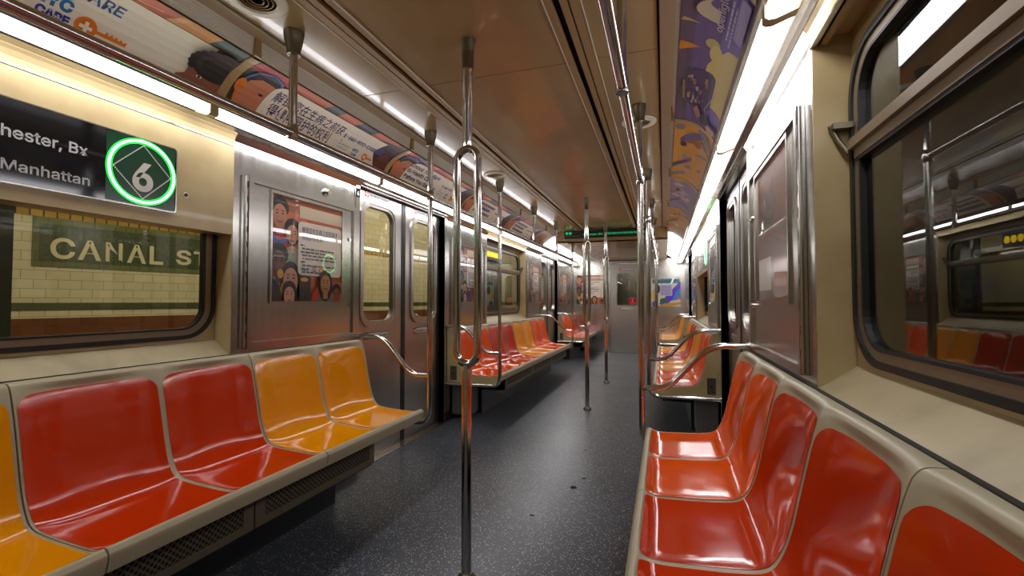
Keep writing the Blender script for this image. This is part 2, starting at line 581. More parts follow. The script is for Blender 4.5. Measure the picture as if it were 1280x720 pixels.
# ------------------------------------------------------------------ windows
wi = 0
for sg in (-1, 1):
    fn = wallfn(sg)
    for a, c, sign in WB[sg]:
        wi += 1
        r_ = structure(root('window_%d' % wi))
        z0, z1 = 0.968, 1.86
        o0 = rrect(a + 0.012, c - 0.012, z0, z1, 0.15)
        o1 = rrect(a + 0.03, c - 0.03, z0 + 0.018, z1 - 0.018, 0.135)
        o2 = rrect(a + 0.062, c - 0.062, z0 + 0.042, z1 - 0.042, 0.11)
        o3 = rrect(a + 0.072, c - 0.072, z0 + 0.05, z1 - 0.05, 0.10)
        g = MB(); ring(g, o0, o1, fn, 1.298, 1.335, BLACK); ring(g, o2, o3, fn, 1.303, 1.335, BLACK); g.build('gasket', r_)
        g = MB(); ring(g, o1, o2, fn, 1.305, 1.335, BANDMETAL); g.build('window_frame', r_)
        g = MB(); slab(g, o2, fn, 1.318, 1.324, GLASS); g.build('window_pane', r_)
        if not sign:
            g = MB()
            g.box(*sorted((sg * 1.285, sg * 1.317)), a + 0.03, c - 0.03, 1.572, 1.60, BANDMETAL)
            g.box(*sorted((sg * 1.297, sg * 1.317)), a + 0.05, c - 0.05, 1.545, 1.572, BANDMETAL)
            g.box(*sorted((sg * 1.30, sg * 1.317)), a + 0.05, c - 0.05, 1.536, 1.545, BLACK)
            g.build('transom', r_)
            g = MB()
            y = c - 0.005
            g.box(*sorted((sg * 1.25, sg * 1.30)), y - 0.04, y + 0.0, 1.638, 1.655, BRONZE)
            g.tube([(sg * 1.25, y - 0.012, 1.655), (sg * 1.268, y - 0.016, 1.61), (sg * 1.29, y - 0.03, 1.565)], 0.007, BRONZE)
            g.build('latch', r_)

# ------------------------------------------------------------------ sliding doors
def door_sticker():
    A = Art()
    A.rect(0, 0.315, 0, 0.05, '#26262a')
    A.rect(0.05, 0.31, 0.004, 0.046, '#d9d6cf')
    A.ell(0.026, 0.025, 0.024, 0.024, '#c81c22')
    A.ell(0.026, 0.025, 0.017, 0.017, '#e8d9d0')
    A.rect(0.022, 0.03, 0.012, 0.038, '#c81c22')
    A.text('Do not lean on door', 0.06, 0.014, 0.03, '#2a2a30', 0.0008, width=0.24)
    return A
di = 0
for sg in (-1, 1):
    fn = wallfn(sg)
    for a, c in DOORS:
        di += 1
        dr = structure(root('door_%d' % di))
        mid = (a + c) / 2
        for la, lc, far in ((a - 0.02, mid - 0.012, 0), (mid + 0.012, c + 0.02, 1)):
            g = MB()
            wy0, wy1 = (la + 0.135, lc - 0.145) if not far else (la + 0.145, lc - 0.135)
            hole = rrect(wy0, wy1, 1.0, 1.835, 0.085)
            ring(g, rect_for(la, lc, 0.012, 1.95, hole), hole, fn, DX, DX + 0.035, DOORSTEEL)
            lf = g.build('leaf', dr)
            g = MB()
            ring(g, rrect(wy0 - 0.045, wy1 + 0.045, 0.955, 1.88, 0.12), rrect(wy0 - 0.022, wy1 + 0.022, 0.978, 1.857, 0.1), fn, DX - 0.012, DX + 0.002, DOORSTEEL)
            ring(g, rrect(wy0 - 0.022, wy1 + 0.022, 0.978, 1.857, 0.1), rrect(wy0, wy1, 1.0, 1.835, 0.085), fn, DX - 0.006, DX + 0.002, DOORSTEEL)
            g.build('window_frame', lf)
            g = MB(); slab(g, rrect(wy0 - 0.01, wy1 + 0.01, 0.99, 1.845, 0.088), fn, DX + 0.012, DX + 0.018, GLASS); g.build('window_pane', lf)
            e0, e1 = (lc - 0.016, lc + 0.011) if not far else (la - 0.011, la + 0.016)
            g = MB(); g.box(*sorted((sg * (DX - 0.004), sg * (DX + 0.04))), e0, e1, 0.012, 1.95, BLACK); g.build('rubber_edge', lf)
            for zz in (1.905, 0.87):
                g = MB()
                s0 = wy0 + 0.01
                if sg < 0:
                    door_sticker().into(g, lambda p, q, d: (-(DX - 0.0005 - d), s0 + p, zz + q - 0.005))
                else:
                    door_sticker().into(g, lambda p, q, d: ((DX - 0.0005 - d), s0 + 0.315 - p, zz + q - 0.005))
                g.build('warning_sticker', lf)

# ------------------------------------------------------------------ far end wall with its door, near end wall
b = MB()
for x0, x1 in ((-1.27, -0.40), (0.40, 1.27)):
    b.box(x0, x1, Y1, Y1 + 0.05, 0, 2.08, STEEL)
b.box(-0.40, 0.40, Y1, Y1 + 0.05, 1.985, 2.08, STEEL)
b.box(-0.40, 0.40, Y1 - 0.012, Y1, 2.045, 2.07, BLACK)
b.box(-0.385, 0.385, Y1 - 0.02, Y1, 1.995, 2.012, TRIM)
for sx in (-1, 1):
    b.box(*sorted((sx * 0.365, sx * 0.40)), Y1 - 0.015, Y1, 0, 2.0, STEEL)
    b.box(*sorted((sx * 0.56, sx * 0.57)), Y1 - 0.008, Y1, 0.0, 2.06, TRIM)
    b.box(*sorted((sx * 0.60, sx * 1.2)), Y1 - 0.01, Y1, 0.88, 0.90, TRIM)
b.box(-1.3, 1.3, Y1, Y1 + 0.05, 2.08, 2.35, GAP)
structure(b.build('wall_back'))
b = MB()
b.box(-1.3, 1.3, Y0 - 0.05, Y0, 0, 2.35, BEIGE)
structure(b.build('wall_front'))
dr = structure(root('door_5'))
fe = lambda x, z, d: (x, d, z)
g = MB()
hole = rrect(-0.215, 0.205, 1.07, 1.765, 0.05)
ring(g, rect_for(-0.363, 0.363, 0.004, 1.98, hole), hole, fe, Y1 + 0.005, Y1 + 0.045, DOORSTEEL)
leaf = g.build('leaf', dr)
g = MB(); ring(g, rrect(-0.24, 0.23, 1.045, 1.79, 0.07), hole, fe, Y1 - 0.008, Y1 + 0.006, TRIM); g.build('window_frame', leaf)
g = MB(); slab(g, rrect(-0.225, 0.215, 1.06, 1.775, 0.055), fe, Y1 + 0.02, Y1 + 0.026, GLASS); g.build('window_pane', leaf)
for zz in (1.83, 0.955):
    g = MB(); door_sticker().into(g, lambda p, q, d: (-0.165 + p, Y1 + 0.0045 - d, zz + q)); g.build('warning_sticker', leaf)
g = MB()
g.box(0.29, 0.33, Y1 - 0.03, Y1 + 0.006, 1.0, 1.14, CHROME)
g.tube([(0.31, Y1 - 0.03, 1.08), (0.31, Y1 - 0.06, 1.08), (0.22, Y1 - 0.06, 1.08)], 0.01, CHROME)
g.build('handle', leaf)
g = MB()
A = Art().ell(0, 0, 0.085, 0.085, '#d01a1c').rect(-0.06, -0.025, -0.02, 0.03, '#1a1414').rect(0.025, 0.06, -0.02, 0.03, '#1a1414').rect(-0.02, 0.02, -0.03, 0.03, '#e06050')
A.into(g, lambda p, q, d: (0.12 + p, Y1 + 0.019 - d, 1.16 + q))
g.build('round_sticker', leaf)
# the vestibule of the next car, seen through the end door window
b = MB()
b.box(-0.7, 0.7, 11.75, 11.8, 0.0, 2.3, STEEL)
b.box(-0.7, 0.7, 10.7, 11.8, -0.05, 0.0, TUNNEL)
b.box(-0.05, 0.4, 11.72, 11.75, 0.9, 1.35, mat('teal_panel', '#3f9a84', 0.4))
b.box(-0.36, -0.33, 11.6, 11.75, 0.0, 2.2, TRIM)
structure(b.build('wall_next_car'))
nl = MB(); nl.box(-0.3, 0.3, 11.3, 11.36, 2.12, 2.15, TUBE); nl.box(-0.34, 0.34, 11.27, 11.39, 2.15, 2.18, TRIM)
tag(nl.build('gangway_lamp'), 'short lit lamp in the next car behind the end door window', 'lamp')

# ------------------------------------------------------------------ panels beside the doors: hinged frame, cover, poster
def text_bars(A, a0, a1, b, h, col, rnd):
    x = a0
    while x < a1:
        w = rnd.uniform(0.012, 0.045)
        A.rect(x, min(x + w, a1), b, b + h, col)
        x += w + 0.006
def person(A, a, b, s, skin, hair, shirt, longhair=False, beard=False):
    A.poly([(a - 0.085 * s, b - 0.2 * s), (a - 0.08 * s, b - 0.11 * s), (a - 0.03 * s, b - 0.075 * s), (a + 0.03 * s, b - 0.075 * s), (a + 0.08 * s, b - 0.11 * s), (a + 0.085 * s, b - 0.2 * s)], shirt)
    if longhair:
        A.ell(a, b - 0.02 * s, 0.062 * s, 0.095 * s, hair)
    else:
        A.ell(a, b + 0.03 * s, 0.055 * s, 0.052 * s, hair)
    A.rect(a - 0.02 * s, a + 0.02 * s, b - 0.1 * s, b - 0.03 * s, skin)
    A.ell(a, b - 0.012 * s, 0.043 * s, 0.058 * s, skin)
    for q in (-1, 1):
        A.ell(a + q * 0.017 * s, b, 0.006 * s, 0.004 * s, '#241a16', 8)
        A.rect(a + q * 0.017 * s - 0.009 * s, a + q * 0.017 * s + 0.009 * s, b + 0.012 * s, b + 0.016 * s, '#241a16')
    A.band([(a - 0.016 * s, b - 0.036 * s), (a, b - 0.042 * s), (a + 0.016 * s, b - 0.036 * s)], 0.006 * s, '#8c3a30')
    if beard:
        A.band([(a - 0.038 * s, b - 0.03 * s), (a - 0.02 * s, b - 0.06 * s), (a + 0.02 * s, b - 0.06 * s), (a + 0.038 * s, b - 0.03 * s)], 0.014 * s, hair)
def key_logo(A, a, b, s, plus=True):
    A.ell(a, b, 0.03 * s, 0.03 * s, '#e87a10')
    A.rect(a + 0.028 * s, a + 0.115 * s, b - 0.006 * s, b + 0.004 * s, '#e87a10')
    for k in range(5):
        A.poly([(a + (0.05 + 0.014 * k) * s, b + 0.003 * s), (a + (0.056 + 0.014 * k) * s, b + (0.016 - 0.0015 * k) * s), (a + (0.062 + 0.014 * k) * s, b + 0.003 * s)], '#e87a10')
    A.rect(a - 0.005 * s, a + 0.005 * s, b - 0.017 * s, b + 0.017 * s, '#efe6d2')
    A.rect(a - 0.017 * s, a + 0.017 * s, b - 0.005 * s, b + 0.005 * s, '#efe6d2')
def care_poster(w, h):
    rnd = random.Random(3)
    A = Art()
    A.rect(0, w, 0, h, '#b5582e')
    A.rect(0, 0.21, 0, h, '#9a5a38'); A.rect(0.06, 0.26, 0.28, 0.5, '#c06a40')
    A.rect(0.2, w, h - 0.1, h - 0.03, '#c9b89a')
    person(A, 0.055, h - 0.1, 1.15, '#b98060', '#2a2220', '#a02c2c')
    A.band([(0.0, h - 0.235), (0.05, h - 0.26), (0.11, h - 0.235)], 0.02, '#3a64b8')
    person(A, 0.145, h - 0.2, 1.05, '#c88c68', '#1c1a1a', '#8e9a86', beard=True)
    person(A, 0.05, h - 0.36, 1.2, '#6a4632', '#1a1514', '#7f8a70')
    person(A, 0.135, h - 0.45, 1.25, '#c99478', '#1e1818', '#8c1c20', longhair=True)
    for q, r in ((0.06, 0.19), (0.085, 0.12), (0.055, 0.09)):
        A.ell(q, r - 0.04, 0.022, 0.026, '#d8a822', 10)
    A.poly([(0.0, 0.0), (0.0, 0.13), (0.05, 0.09), (0.08, 0.0)], '#2e2a2a')
    A.rr(0.185, w - 0.005, 0.15, h - 0.12, 0.03, '#e6dccb')
    A.text('解锁您在生病之前获得健', 0.215, h - 0.178, 0.036, '#2a2a4c', 0.0003, width=0.30)
    A.text('康照护的权利', 0.215, h - 0.222, 0.036, '#2a2a4c', 0.0003, width=0.17)
    y = h - 0.26
    for ln, ww in ((0, 0.03), (1, 0.28), (0, 0.2), (1, 0.3), (1, 0.3), (0, 0.03), (1, 0.28), (0, 0.07), (1, 0.19)):
        text_bars(A, 0.205 + 0.01 * ln, 0.205 + ww, y, 0.009, '#3c3a52', rnd); y -= 0.0195
    text_bars(A, 0.21, 0.26, 0.175, 0.012, '#5878a0', rnd)
    A.text('NYC', 0.29, 0.192, 0.022, '#2878b0', 0.0008); A.text('CARE', 0.29, 0.176, 0.018, '#2a3a80', 0.0006)
    key_logo(A, 0.365, 0.186, 0.5)
    A.rr(0.19, 0.28, 0.0, 0.145, 0.01, '#2c2622'); A.ell(0.23, 0.125, 0.03, 0.012, '#d09a60')
    A.poly([(0.28, 0.0), (0.30, 0.06), (0.34, 0.085), (0.36, 0.0)], '#c43a28')
    A.rect(0.36, w, 0.0, 0.12, '#c2664a')
    person(A, 0.405, 0.115, 1.0, '#b98458', '#181616', '#5a7c74', longhair=True)
    person(A, w - 0.055, 0.045, 0.8, '#8a4a34', '#1e1818', '#3a3a38')
    person(A, 0.115, 0.04, 0.9, '#d0a488', '#3a3432', '#2a2a2c')
    return A
def orange_poster(w, h):
    A = Art()
    A.rect(0, w, 0, h, '#8a5a34')
    A.poly([(0, h * 0.42), (w * 0.4, h * 0.5), (w, h * 0.36), (w, 0), (0, 0)], '#6a3a24')
    A.ell(w * 0.42, h * 0.68, w * 0.25, h * 0.13, '#5c5452')
    A.band([(w * 0.05, h * 0.44), (w * 0.35, h * 0.6), (w * 0.6, h * 0.86)], 0.03, '#6e4630')
    A.rect(w * 0.08, w * 0.5, h * 0.08, h * 0.32, '#d8cfc4')
    A.rr(w * 0.6, w * 0.92, h * 0.1, h * 0.3, 0.02, '#9c2c24')
    return A
def puzzle_poster(w, h):
    A = Art()
    A.rect(0, w, 0, h, '#cfd2b4')
    A.rect(0.02, w - 0.02, h * 0.82, h * 0.97, '#2c6c88')
    A.poly([(w * 0.25, 0.05), (w * 0.9, h * 0.8), (w, h * 0.9), (w, h * 0.5), (w * 0.5, 0.02)], '#5a34d0')
    A.poly([(w * 0.7, 0.12), (w, 0.16), (w, 0.4), (w * 0.85, 0.32)], '#3c86d8')
    A.rr(w * 0.3, w * 0.72, h * 0.38, h * 0.78, 0.015, '#b8b4d0')
    rnd = random.Random(5)
    for k in range(7):
        text_bars(A, w * 0.34, w * 0.68, h * 0.42 + k * 0.03, 0.012, '#56508a', rnd)
    A.ell(w * 0.42, h * 0.2, 0.08, 0.06, '#1c6a48'); A.ell(w * 0.12, h * 0.08, 0.06, 0.07, '#2a2a9c')
    A.ell(w * 0.1, h * 0.4, 0.06, 0.12, '#d8b860'); A.ell(w * 0.22, h * 0.62, 0.05, 0.1, '#3a342c')
    A.poly([(0.1, 0), (0.3, 0.07), (w, 0.09), (w, 0.05), (0.4, 0)], '#c8923a')
    A.ell(w * 0.93, h * 0.3, 0.03, 0.03, '#e0662a')
    return A

def ad_panel(sg, y0, y1, label, poster=None, art=None, hinge_low=True, poster_label=None):
    """raised hinged stainless frame on the wall and the framed poster on it"""
    fn = wallfn(sg)
    r_ = thing('hinged_wall_panel', label, 'panel', 'hinged steel panels beside the doors')
    g = MB()
    o = [(y1, 1.775), (y0, 1.775), (y0, 0.905), (y1, 0.905)]
    i = [(y1 - 0.028, 1.745), (y0 + 0.028, 1.745), (y0 + 0.028, 0.935), (y1 - 0.028, 0.935)]
    ring(g, o, i, fn, W - 0.018, W - 0.001, TRIM)
    g.build('frame', r_)
    g = MB(); slab(g, i, fn, W - 0.006, W - 0.001, STEEL); g.build('door_plate', r_)
    g = MB()
    yh = y0 if hinge_low else y1
    g.tube([(sg * (W - 0.012), yh - 0.012, 0.912), (sg * (W - 0.012), yh - 0.012, 1.768)], 0.007, STEEL, 10)
    for k in range(11):
        z = 0.96 + k * 0.075
        g.box(*sorted((sg * (W - 0.0195), sg * (W - 0.012))), yh - 0.014, yh - 0.010, z, z + 0.03, BLACK)
    slab(g, [(yh - 0.035, 0.91), (yh, 0.91), (yh, 1.77), (yh - 0.035, 1.77)], fn, W - 0.008, W - 0.001, STEEL)
    g.build('piano_hinge', r_)
    g = MB()
    for z in (1.55, 1.12):
        c = (sg * (W - 0.006), y1 - 0.06, z)
        g.tube([c, (c[0] - sg * 0.008, c[1], c[2])], 0.011, CHROME, 12)
    g.build('latch', r_)
    if art is None:
        return
    w, h = poster
    pa = (y0 + y1) / 2 - w / 2 + (0.005 if sg < 0 else 0)
    pz = 1.142
    p_ = thing('framed_poster', poster_label, 'poster')
    g = MB()
    ring(g, [(pa + w + 0.012, pz + h + 0.016), (pa - 0.012, pz + h + 0.016), (pa - 0.012, pz - 0.012), (pa + w + 0.012, pz - 0.012)],
         [(pa + w, pz + h), (pa, pz + h), (pa, pz), (pa + w, pz)], fn, W - 0.015, W - 0.006, TRIM)
    g.build('poster_frame', p_)
    g = MB()
    A = art(w, h)
    if sg < 0:
        A.into(g, lambda p, q, d: (-(W - 0.0065 - d * 0.3), pa + p, pz + q), clip=(0, w, 0, h), coat=1.0, rough=0.35)
    else:
        A.into(g, lambda p, q, d: ((W - 0.0065 - d * 0.3), pa + w - p, pz + q), clip=(0, w, 0, h), coat=1.0, rough=0.35)
    g.build('printed_sheet', p_)

ad_panel(-1, 1.79, 2.645, 'hinged steel panel behind the two yellow seats, beside the number 4 plate', (0.56, 0.58), care_poster,
         poster_label='health care poster with drawn people and Chinese text, above the two yellow seats')
ad_panel(1, 1.70, 2.60, 'hinged steel panel with tall piano hinge beside the large dark window', (0.6, 0.58), orange_poster,
         poster_label='brown and orange poster behind reflective cover, on the steel panel beside the large dark window')
ad_panel(-1, 4.16, 5.05, 'hinged steel panel just past the nearest left doors', (0.56, 0.58), care_poster,
         poster_label='health care poster seen through the loop of the nearest pole')
ad_panel(1, 4.14, 4.94, 'hinged steel panel just past the nearest right doors', (0.56, 0.58), puzzle_poster,
         poster_label='blue and purple poster just past the nearest right doors')
ad_panel(-1, 6.82, 7.60, 'hinged steel panel before the farther left doors', (0.52, 0.58), care_poster,
         poster_label='health care poster just before the farther left doors')
ad_panel(1, 6.84, 7.60, 'hinged steel panel before the farther right doors', (0.52, 0.58), puzzle_poster,
         poster_label='blue and purple poster before the farther right doors')
ad_panel(-1, 9.10, 9.9, 'hinged steel panel past the farther left doors, by the car end', (0.52, 0.58), care_poster,
         poster_label='health care poster past the farther left doors')
# posters on the end wall
def end_poster(x0, w, z0, h, art, label):
    p_ = thing('framed_poster', label, 'poster')
    g = MB()
    ring(g, [(x0 + w + .015, z0 + h + .015), (x0 - .015, z0 + h + .015), (x0 - .015, z0 - .015), (x0 + w + .015, z0 - .015)],
         [(x0 + w, z0 + h), (x0, z0 + h), (x0, z0), (x0 + w, z0)], fe, Y1 - 0.012, Y1, TRIM)
    g.build('poster_frame', p_)
    g = MB(); art(w, h).into(g, lambda p, q, d: (x0 + p, Y1 - 0.002 - d * 0.3, z0 + q), clip=(0, w, 0, h), coat=0.5); g.build('printed_sheet', p_)
end_poster(-1.12, 0.62, 1.08, 0.66, care_poster, 'health care poster on the steel end wall left of the end door')
end_poster(0.52, 0.60, 1.035, 0.61, puzzle_poster, 'blue and purple poster on the steel end wall right of the end door')

# small fittings on the left steel wall
g = MB()
g.tube([(-W, 2.37, 1.82), (-W + 0.012, 2.37, 1.82)], 0.024, TRIM, 20)
g.tube([(-W + 0.012, 2.37, 1.82), (-W + 0.026, 2.37, 1.82)], 0.016, CHROME, 20)
tag(g.build('lock_cylinder'), 'round chrome lock on the steel wall above the health care poster', 'lock')
def number_plate(y, text, label):
    g = MB(); A = Art().rect(0, 0.045, 0, 0.062, mat('number_plate_black', '#141416', 0.8, spec=0.1)).text(text, 0.0225, 0.012, 0.055, '#e8e6e0', 0.0012, align='c')
    A.into(g, lambda p, q, d: (-(W - 0.0075 - d), y + p, 1.855 + q)); tag(g.build('number_plate'), label, 'sign')
number_plate(2.65, '4', 'small black plate with white number 4 on the left wall by the doors')

# ------------------------------------------------------------------ electronic route sign on the left window bay (and its twin on the right)
def route_sign(sg, y_end, ylen, label):
    """front face on the wall plane; y_end is the end that carries the route bullet"""
    r_ = thing('destination_sign', label, 'sign', 'electronic destination signs over windows')
    def fn(p, q, d):   # p metres from the bullet end towards text start (reading direction right = bullet end)
        y = y_end - p if sg < 0 else y_end + p
        return (sg * (W - d), y, q)
    z0, z1 = 1.522, 1.792
    g = MB(); slab(g, rrect(0, ylen, z0, z1, 0.012, 4), fn, 0.0, 0.004, mat('sign_glossy_black', '#0c0d0e', 0.08))
    g.build('screen', r_)
    g = MB(); ring(g, rrect(-0.004, ylen + 0.004, z0 - 0.004, z1 + 0.004, 0.015, 4), rrect(0, ylen, z0, z1, 0.012, 4), fn, 0.006, 0.0, TRIM)
    g.build('bezel', r_)
    cp, cz, R = 0.132, 1.66, 0.122
    flip = lambda a, q, d: fn(-a, q, d)      # reading coordinate a grows to the right
    g = MB(); A = Art().rect(-0.262, -0.004, z0 + .004, z1 - .004, '#0c3a22'); A.into(g, lambda a, q, d: flip(a, q, 0.004 + d), rough=0.2); g.build('bullet_panel', r_)
    g = MB(); Art().text('6', -cp, cz - 0.072, 0.205, '#c8c4b8', 0.006, align='c').into(g, lambda a, q, d: flip(a, q, 0.0055 + d)); g.build('route_number', r_)
    g = MB()
    N = 84
    for k in range(N):
        t0, t1 = 2 * PI * (k + 0.12) / N, 2 * PI * (k + 0.88) / N
        pts = [(-cp + (R + e) * math.cos(t), cz + (R + e) * math.sin(t)) for t, e in ((t0, -0.0045), (t1, -0.0045), (t1, 0.0045), (t0, 0.0045))]
        slab(g, pts, flip, 0.006, 0.008, CORELED)
    ring(g, [(-cp + (R + 0.010) * math.cos(2 * PI * k / 84), cz + (R + 0.010) * math.sin(2 * PI * k / 84)) for k in range(84)],
         [(-cp + (R - 0.011) * math.cos(2 * PI * k / 84), cz + (R - 0.011) * math.sin(2 * PI * k / 84)) for k in range(84)], flip, 0.006, 0.0045, GREENLED)
    g.build('led_ring', r_)
    g = MB()
    for k in range(4):
        a0 = PI / 2 * k; a1 = PI / 2 * (k + 1)
        for j in range(20):
            t = (j + 0.5) / 20
            x = math.cos(a0) * (1 - t) + math.cos(a1) * t; y = math.sin(a0) * (1 - t) + math.sin(a1) * t
            c_ = (-cp + x * 0.108, cz + y * 0.108)
            slab(g, [(c_[0] - .0015, c_[1] - .0015), (c_[0] + .0015, c_[1] - .0015), (c_[0] + .0015, c_[1] + .0015), (c_[0] - .0015, c_[1] + .0015)], flip, 0.005, 0.0075, WHITELED)
    g.build('led_diamond', r_)
    g = MB()
    Art().text('Parkchester, Bx', -0.320, 1.668, 0.072, '#b9b8b6', 0.001, align='r').into(g, lambda a, q, d: flip(a, q, 0.0045 + d)); g.build('destination_line', r_)
    g = MB()
    Art().text('Manhattan', -0.312, 1.562, 0.066, '#b9b8b6', 0.0008, align='r', width=0.24).into(g, lambda a, q, d: flip(a, q, 0.0045 + d)); g.build('destination_line', r_)
route_sign(-1, 1.43, 1.2, 'black electronic sign with green lit ring around a 6 over the near left window')
route_sign(1, 5.15, 1.2, 'black electronic sign with green lit ring over the farther right window')
g = MB(); g.tube([(-W, 1.478, 1.607), (-W + 0.004, 1.478, 1.607)], 0.008, BLACK, 12); g.tube([(-W, 1.478, 1.607), (-W + 0.002, 1.478, 1.607)], 0.012, TRIM, 12)
tag(g.build('screw_socket'), 'small dark screw socket in beige panel beside the destination sign', 'screw')
# yellow lit dots of the sign in the upper pane of the farther left window
g = MB()
g.box(-1.30, -1.27, 5.2, 5.75, 1.66, 1.80, DARKPLASTIC)
for k in range(5):
    g.tube([(-1.27, 5.32 + 0.09 * k, 1.73), (-1.265, 5.32 + 0.09 * k, 1.73)], 0.036, YELLOWLED, 14)
tag(g.build('led_side_sign'), 'small sign with yellow lit dots in upper pane of the farther left window', 'sign')

# ------------------------------------------------------------------ light fixtures, vents, coved ads
LIGHTS = [-1.02, 0.24, 1.49, 2.745, 4.0, 5.26, 6.52, 7.78, 9.04, 10.3]
WHERE = {-1: 'left', 1: 'right'}
ORD = ['behind the camera', 'nearest', 'second', 'third', 'fourth', 'fifth', 'sixth', 'seventh', 'eighth', 'last']
ORD = ['first', 'nearest', 'second', 'third', 'fourth', 'fifth', 'sixth', 'seventh', 'farthest']
for sg in (-1, 1):
    for i in range(len(LIGHTS) - 1):
        a, c = LIGHTS[i], min(LIGHTS[i + 1], Y1)
        r_ = thing('fluorescent_light', 'long white lit ceiling light, %s of the row over the %s seats' % (ORD[i], WHERE[sg]), 'light', 'fluorescent lights along both walls')
        g = MB()
        lens = [(1.070, 1.990), (1.070, 1.957), (1.076, 1.951), (1.090, 1.951), (1.115, 1.960), (1.140, 1.970), (1.146, 1.977), (1.146, 1.995)]
        g.prism([(sg * x, z) for x, z in lens], a + 0.02, c - 0.02, TUBE, True)
        g.build('diffuser', r_)
        g = MB()
        g.prism([(sg * 1.050, 2.028), (sg * 1.057, 2.004), (sg * 1.069, 1.990), (sg * 1.070, 2.0), (sg * 1.062, 2.032)], a, c, TRIM)
        g.prism([(sg * 1.147, 1.973), (sg * 1.153, 1.967), (sg * 1.172, 1.965), (sg * 1.188, 1.962), (sg * 1.19, 1.99), (sg * 1.147, 1.995)], a, c, TRIM)
        g.box(*sorted((sg * 1.06, sg * 1.188)), a, c, 2.007, 2.014, TRIM)
        g.box(*sorted((sg * 1.147, sg * 1.188)), a, c, 1.992, 2.007, TRIM)
        g.build('housing', r_)
        for y in (a, c - 0.02):
            g = MB()
            g.prism([(sg * x, z) for x, z in ((1.064, 2.0), (1.064, 1.954), (1.074, 1.947), (1.092, 1.947), (1.152, 1.968), (1.152, 2.0))], y, y + 0.02, BEIGE)
            g.build('end_bracket', r_)

NT = 8
def cove(sg):
    A_, B_ = Vector((sg * 1.052, 2.028)), Vector((sg * 0.850, 2.166))
    L = (B_ - A_).length
    nrm = Vector((B_.y - A_.y, -(B_.x - A_.x))).normalized()
    if nrm.y > 0:
        nrm = -nrm                       # points down into the car
    def P(t, d=0.0):
        u = min(max(t / L, 0.0), 1.0) * NT
        i = min(int(u + 1e-6), NT - 1)
        f0, f1 = [4 * (j / NT) * (1 - j / NT) for j in (i, i + 1)]
        bow = 0.03 * (f0 + (f1 - f0) * (u - i))
        q = A_ + (B_ - A_) * (t / L) - nrm * bow + nrm * d
        return q.x, q.y
    return P, L
def ad_card(sg, y0, y1, art, label):
    P, L = cove(sg)
    r_ = thing('overhead_ad_card', label, 'advertisement', 'curved ad cards over the seats')
    g = MB()
    rows = [[(P(L * k / NT, -0.004)[0], y, P(L * k / NT, -0.004)[1]) for y in (y0, y1)] for k in range(NT + 1)]
    g.grid(rows, ink('#8a7a5c'), True)
    A = art(y1 - y0, L)
    def fn(p, q, d):
        x, z = P(q, d * 0.6)
        return (x, (y0 + p) if sg < 0 else (y1 - p), z)
    A.into(g, fn, clip=(0, y1 - y0, 0, L), bands=[L * k / NT for k in range(1, NT)])
    g.build('printed_card', r_, normals=False)
def strap(sg, y, label):
    P, L = cove(sg)
    g = MB()
    rows = [[(P(L * k / NT, d)[0], yy, P(L * k / NT, d)[1]) for yy, d in ((y - 0.022, -0.002), (y - 0.02, 0.006), (y - 0.004, 0.007), (y + 0.004, 0.007), (y + 0.02, 0.006), (y + 0.022, -0.002))] for k in range(NT + 1)]
    g.grid(rows, CEILTRIM, False)
    tag(g.build('ad_frame_strap'), label, 'trim', 'curved straps between ad cards')
CRE = '#ece2cc'
def strip_patches(A, w, h, rnd, cols, n=9):
    x = 0.0
    while x < w:
        d = rnd.uniform(0.07, 0.2)
        A.poly([(x, h - 0.052), (x + d, h - 0.052), (x + d + 0.03, h), (x + 0.02, h)], rnd.choice(cols)); x += d
def face_profile(A, a, s, skin, hair, headband=None):
    A.ell(a + 0.0 * s, 0.13 * s, 0.085 * s, 0.075 * s, hair)
    if headband:
        A.band([(a - 0.085 * s, 0.12 * s), (a - 0.06 * s, 0.18 * s), (a, 0.205 * s), (a + 0.06 * s, 0.185 * s), (a + 0.09 * s, 0.14 * s)], 0.012 * s, headband)
    A.poly([(a - 0.07 * s, 0), (a - 0.085 * s, 0.06 * s), (a - 0.06 * s, 0.13 * s), (a - 0.02 * s, 0.155 * s), (a + 0.05 * s, 0.15 * s), (a + 0.08 * s, 0.11 * s), (a + 0.085 * s, 0.05 * s), (a + 0.06 * s, 0)], skin)
    A.ell(a + 0.02 * s, 0.085 * s, 0.012 * s, 0.006 * s, '#2a201c', 10)
    A.ell(a - 0.085 * s, 0.09 * s, 0.022 * s, 0.034 * s, '#d8761e', 12)
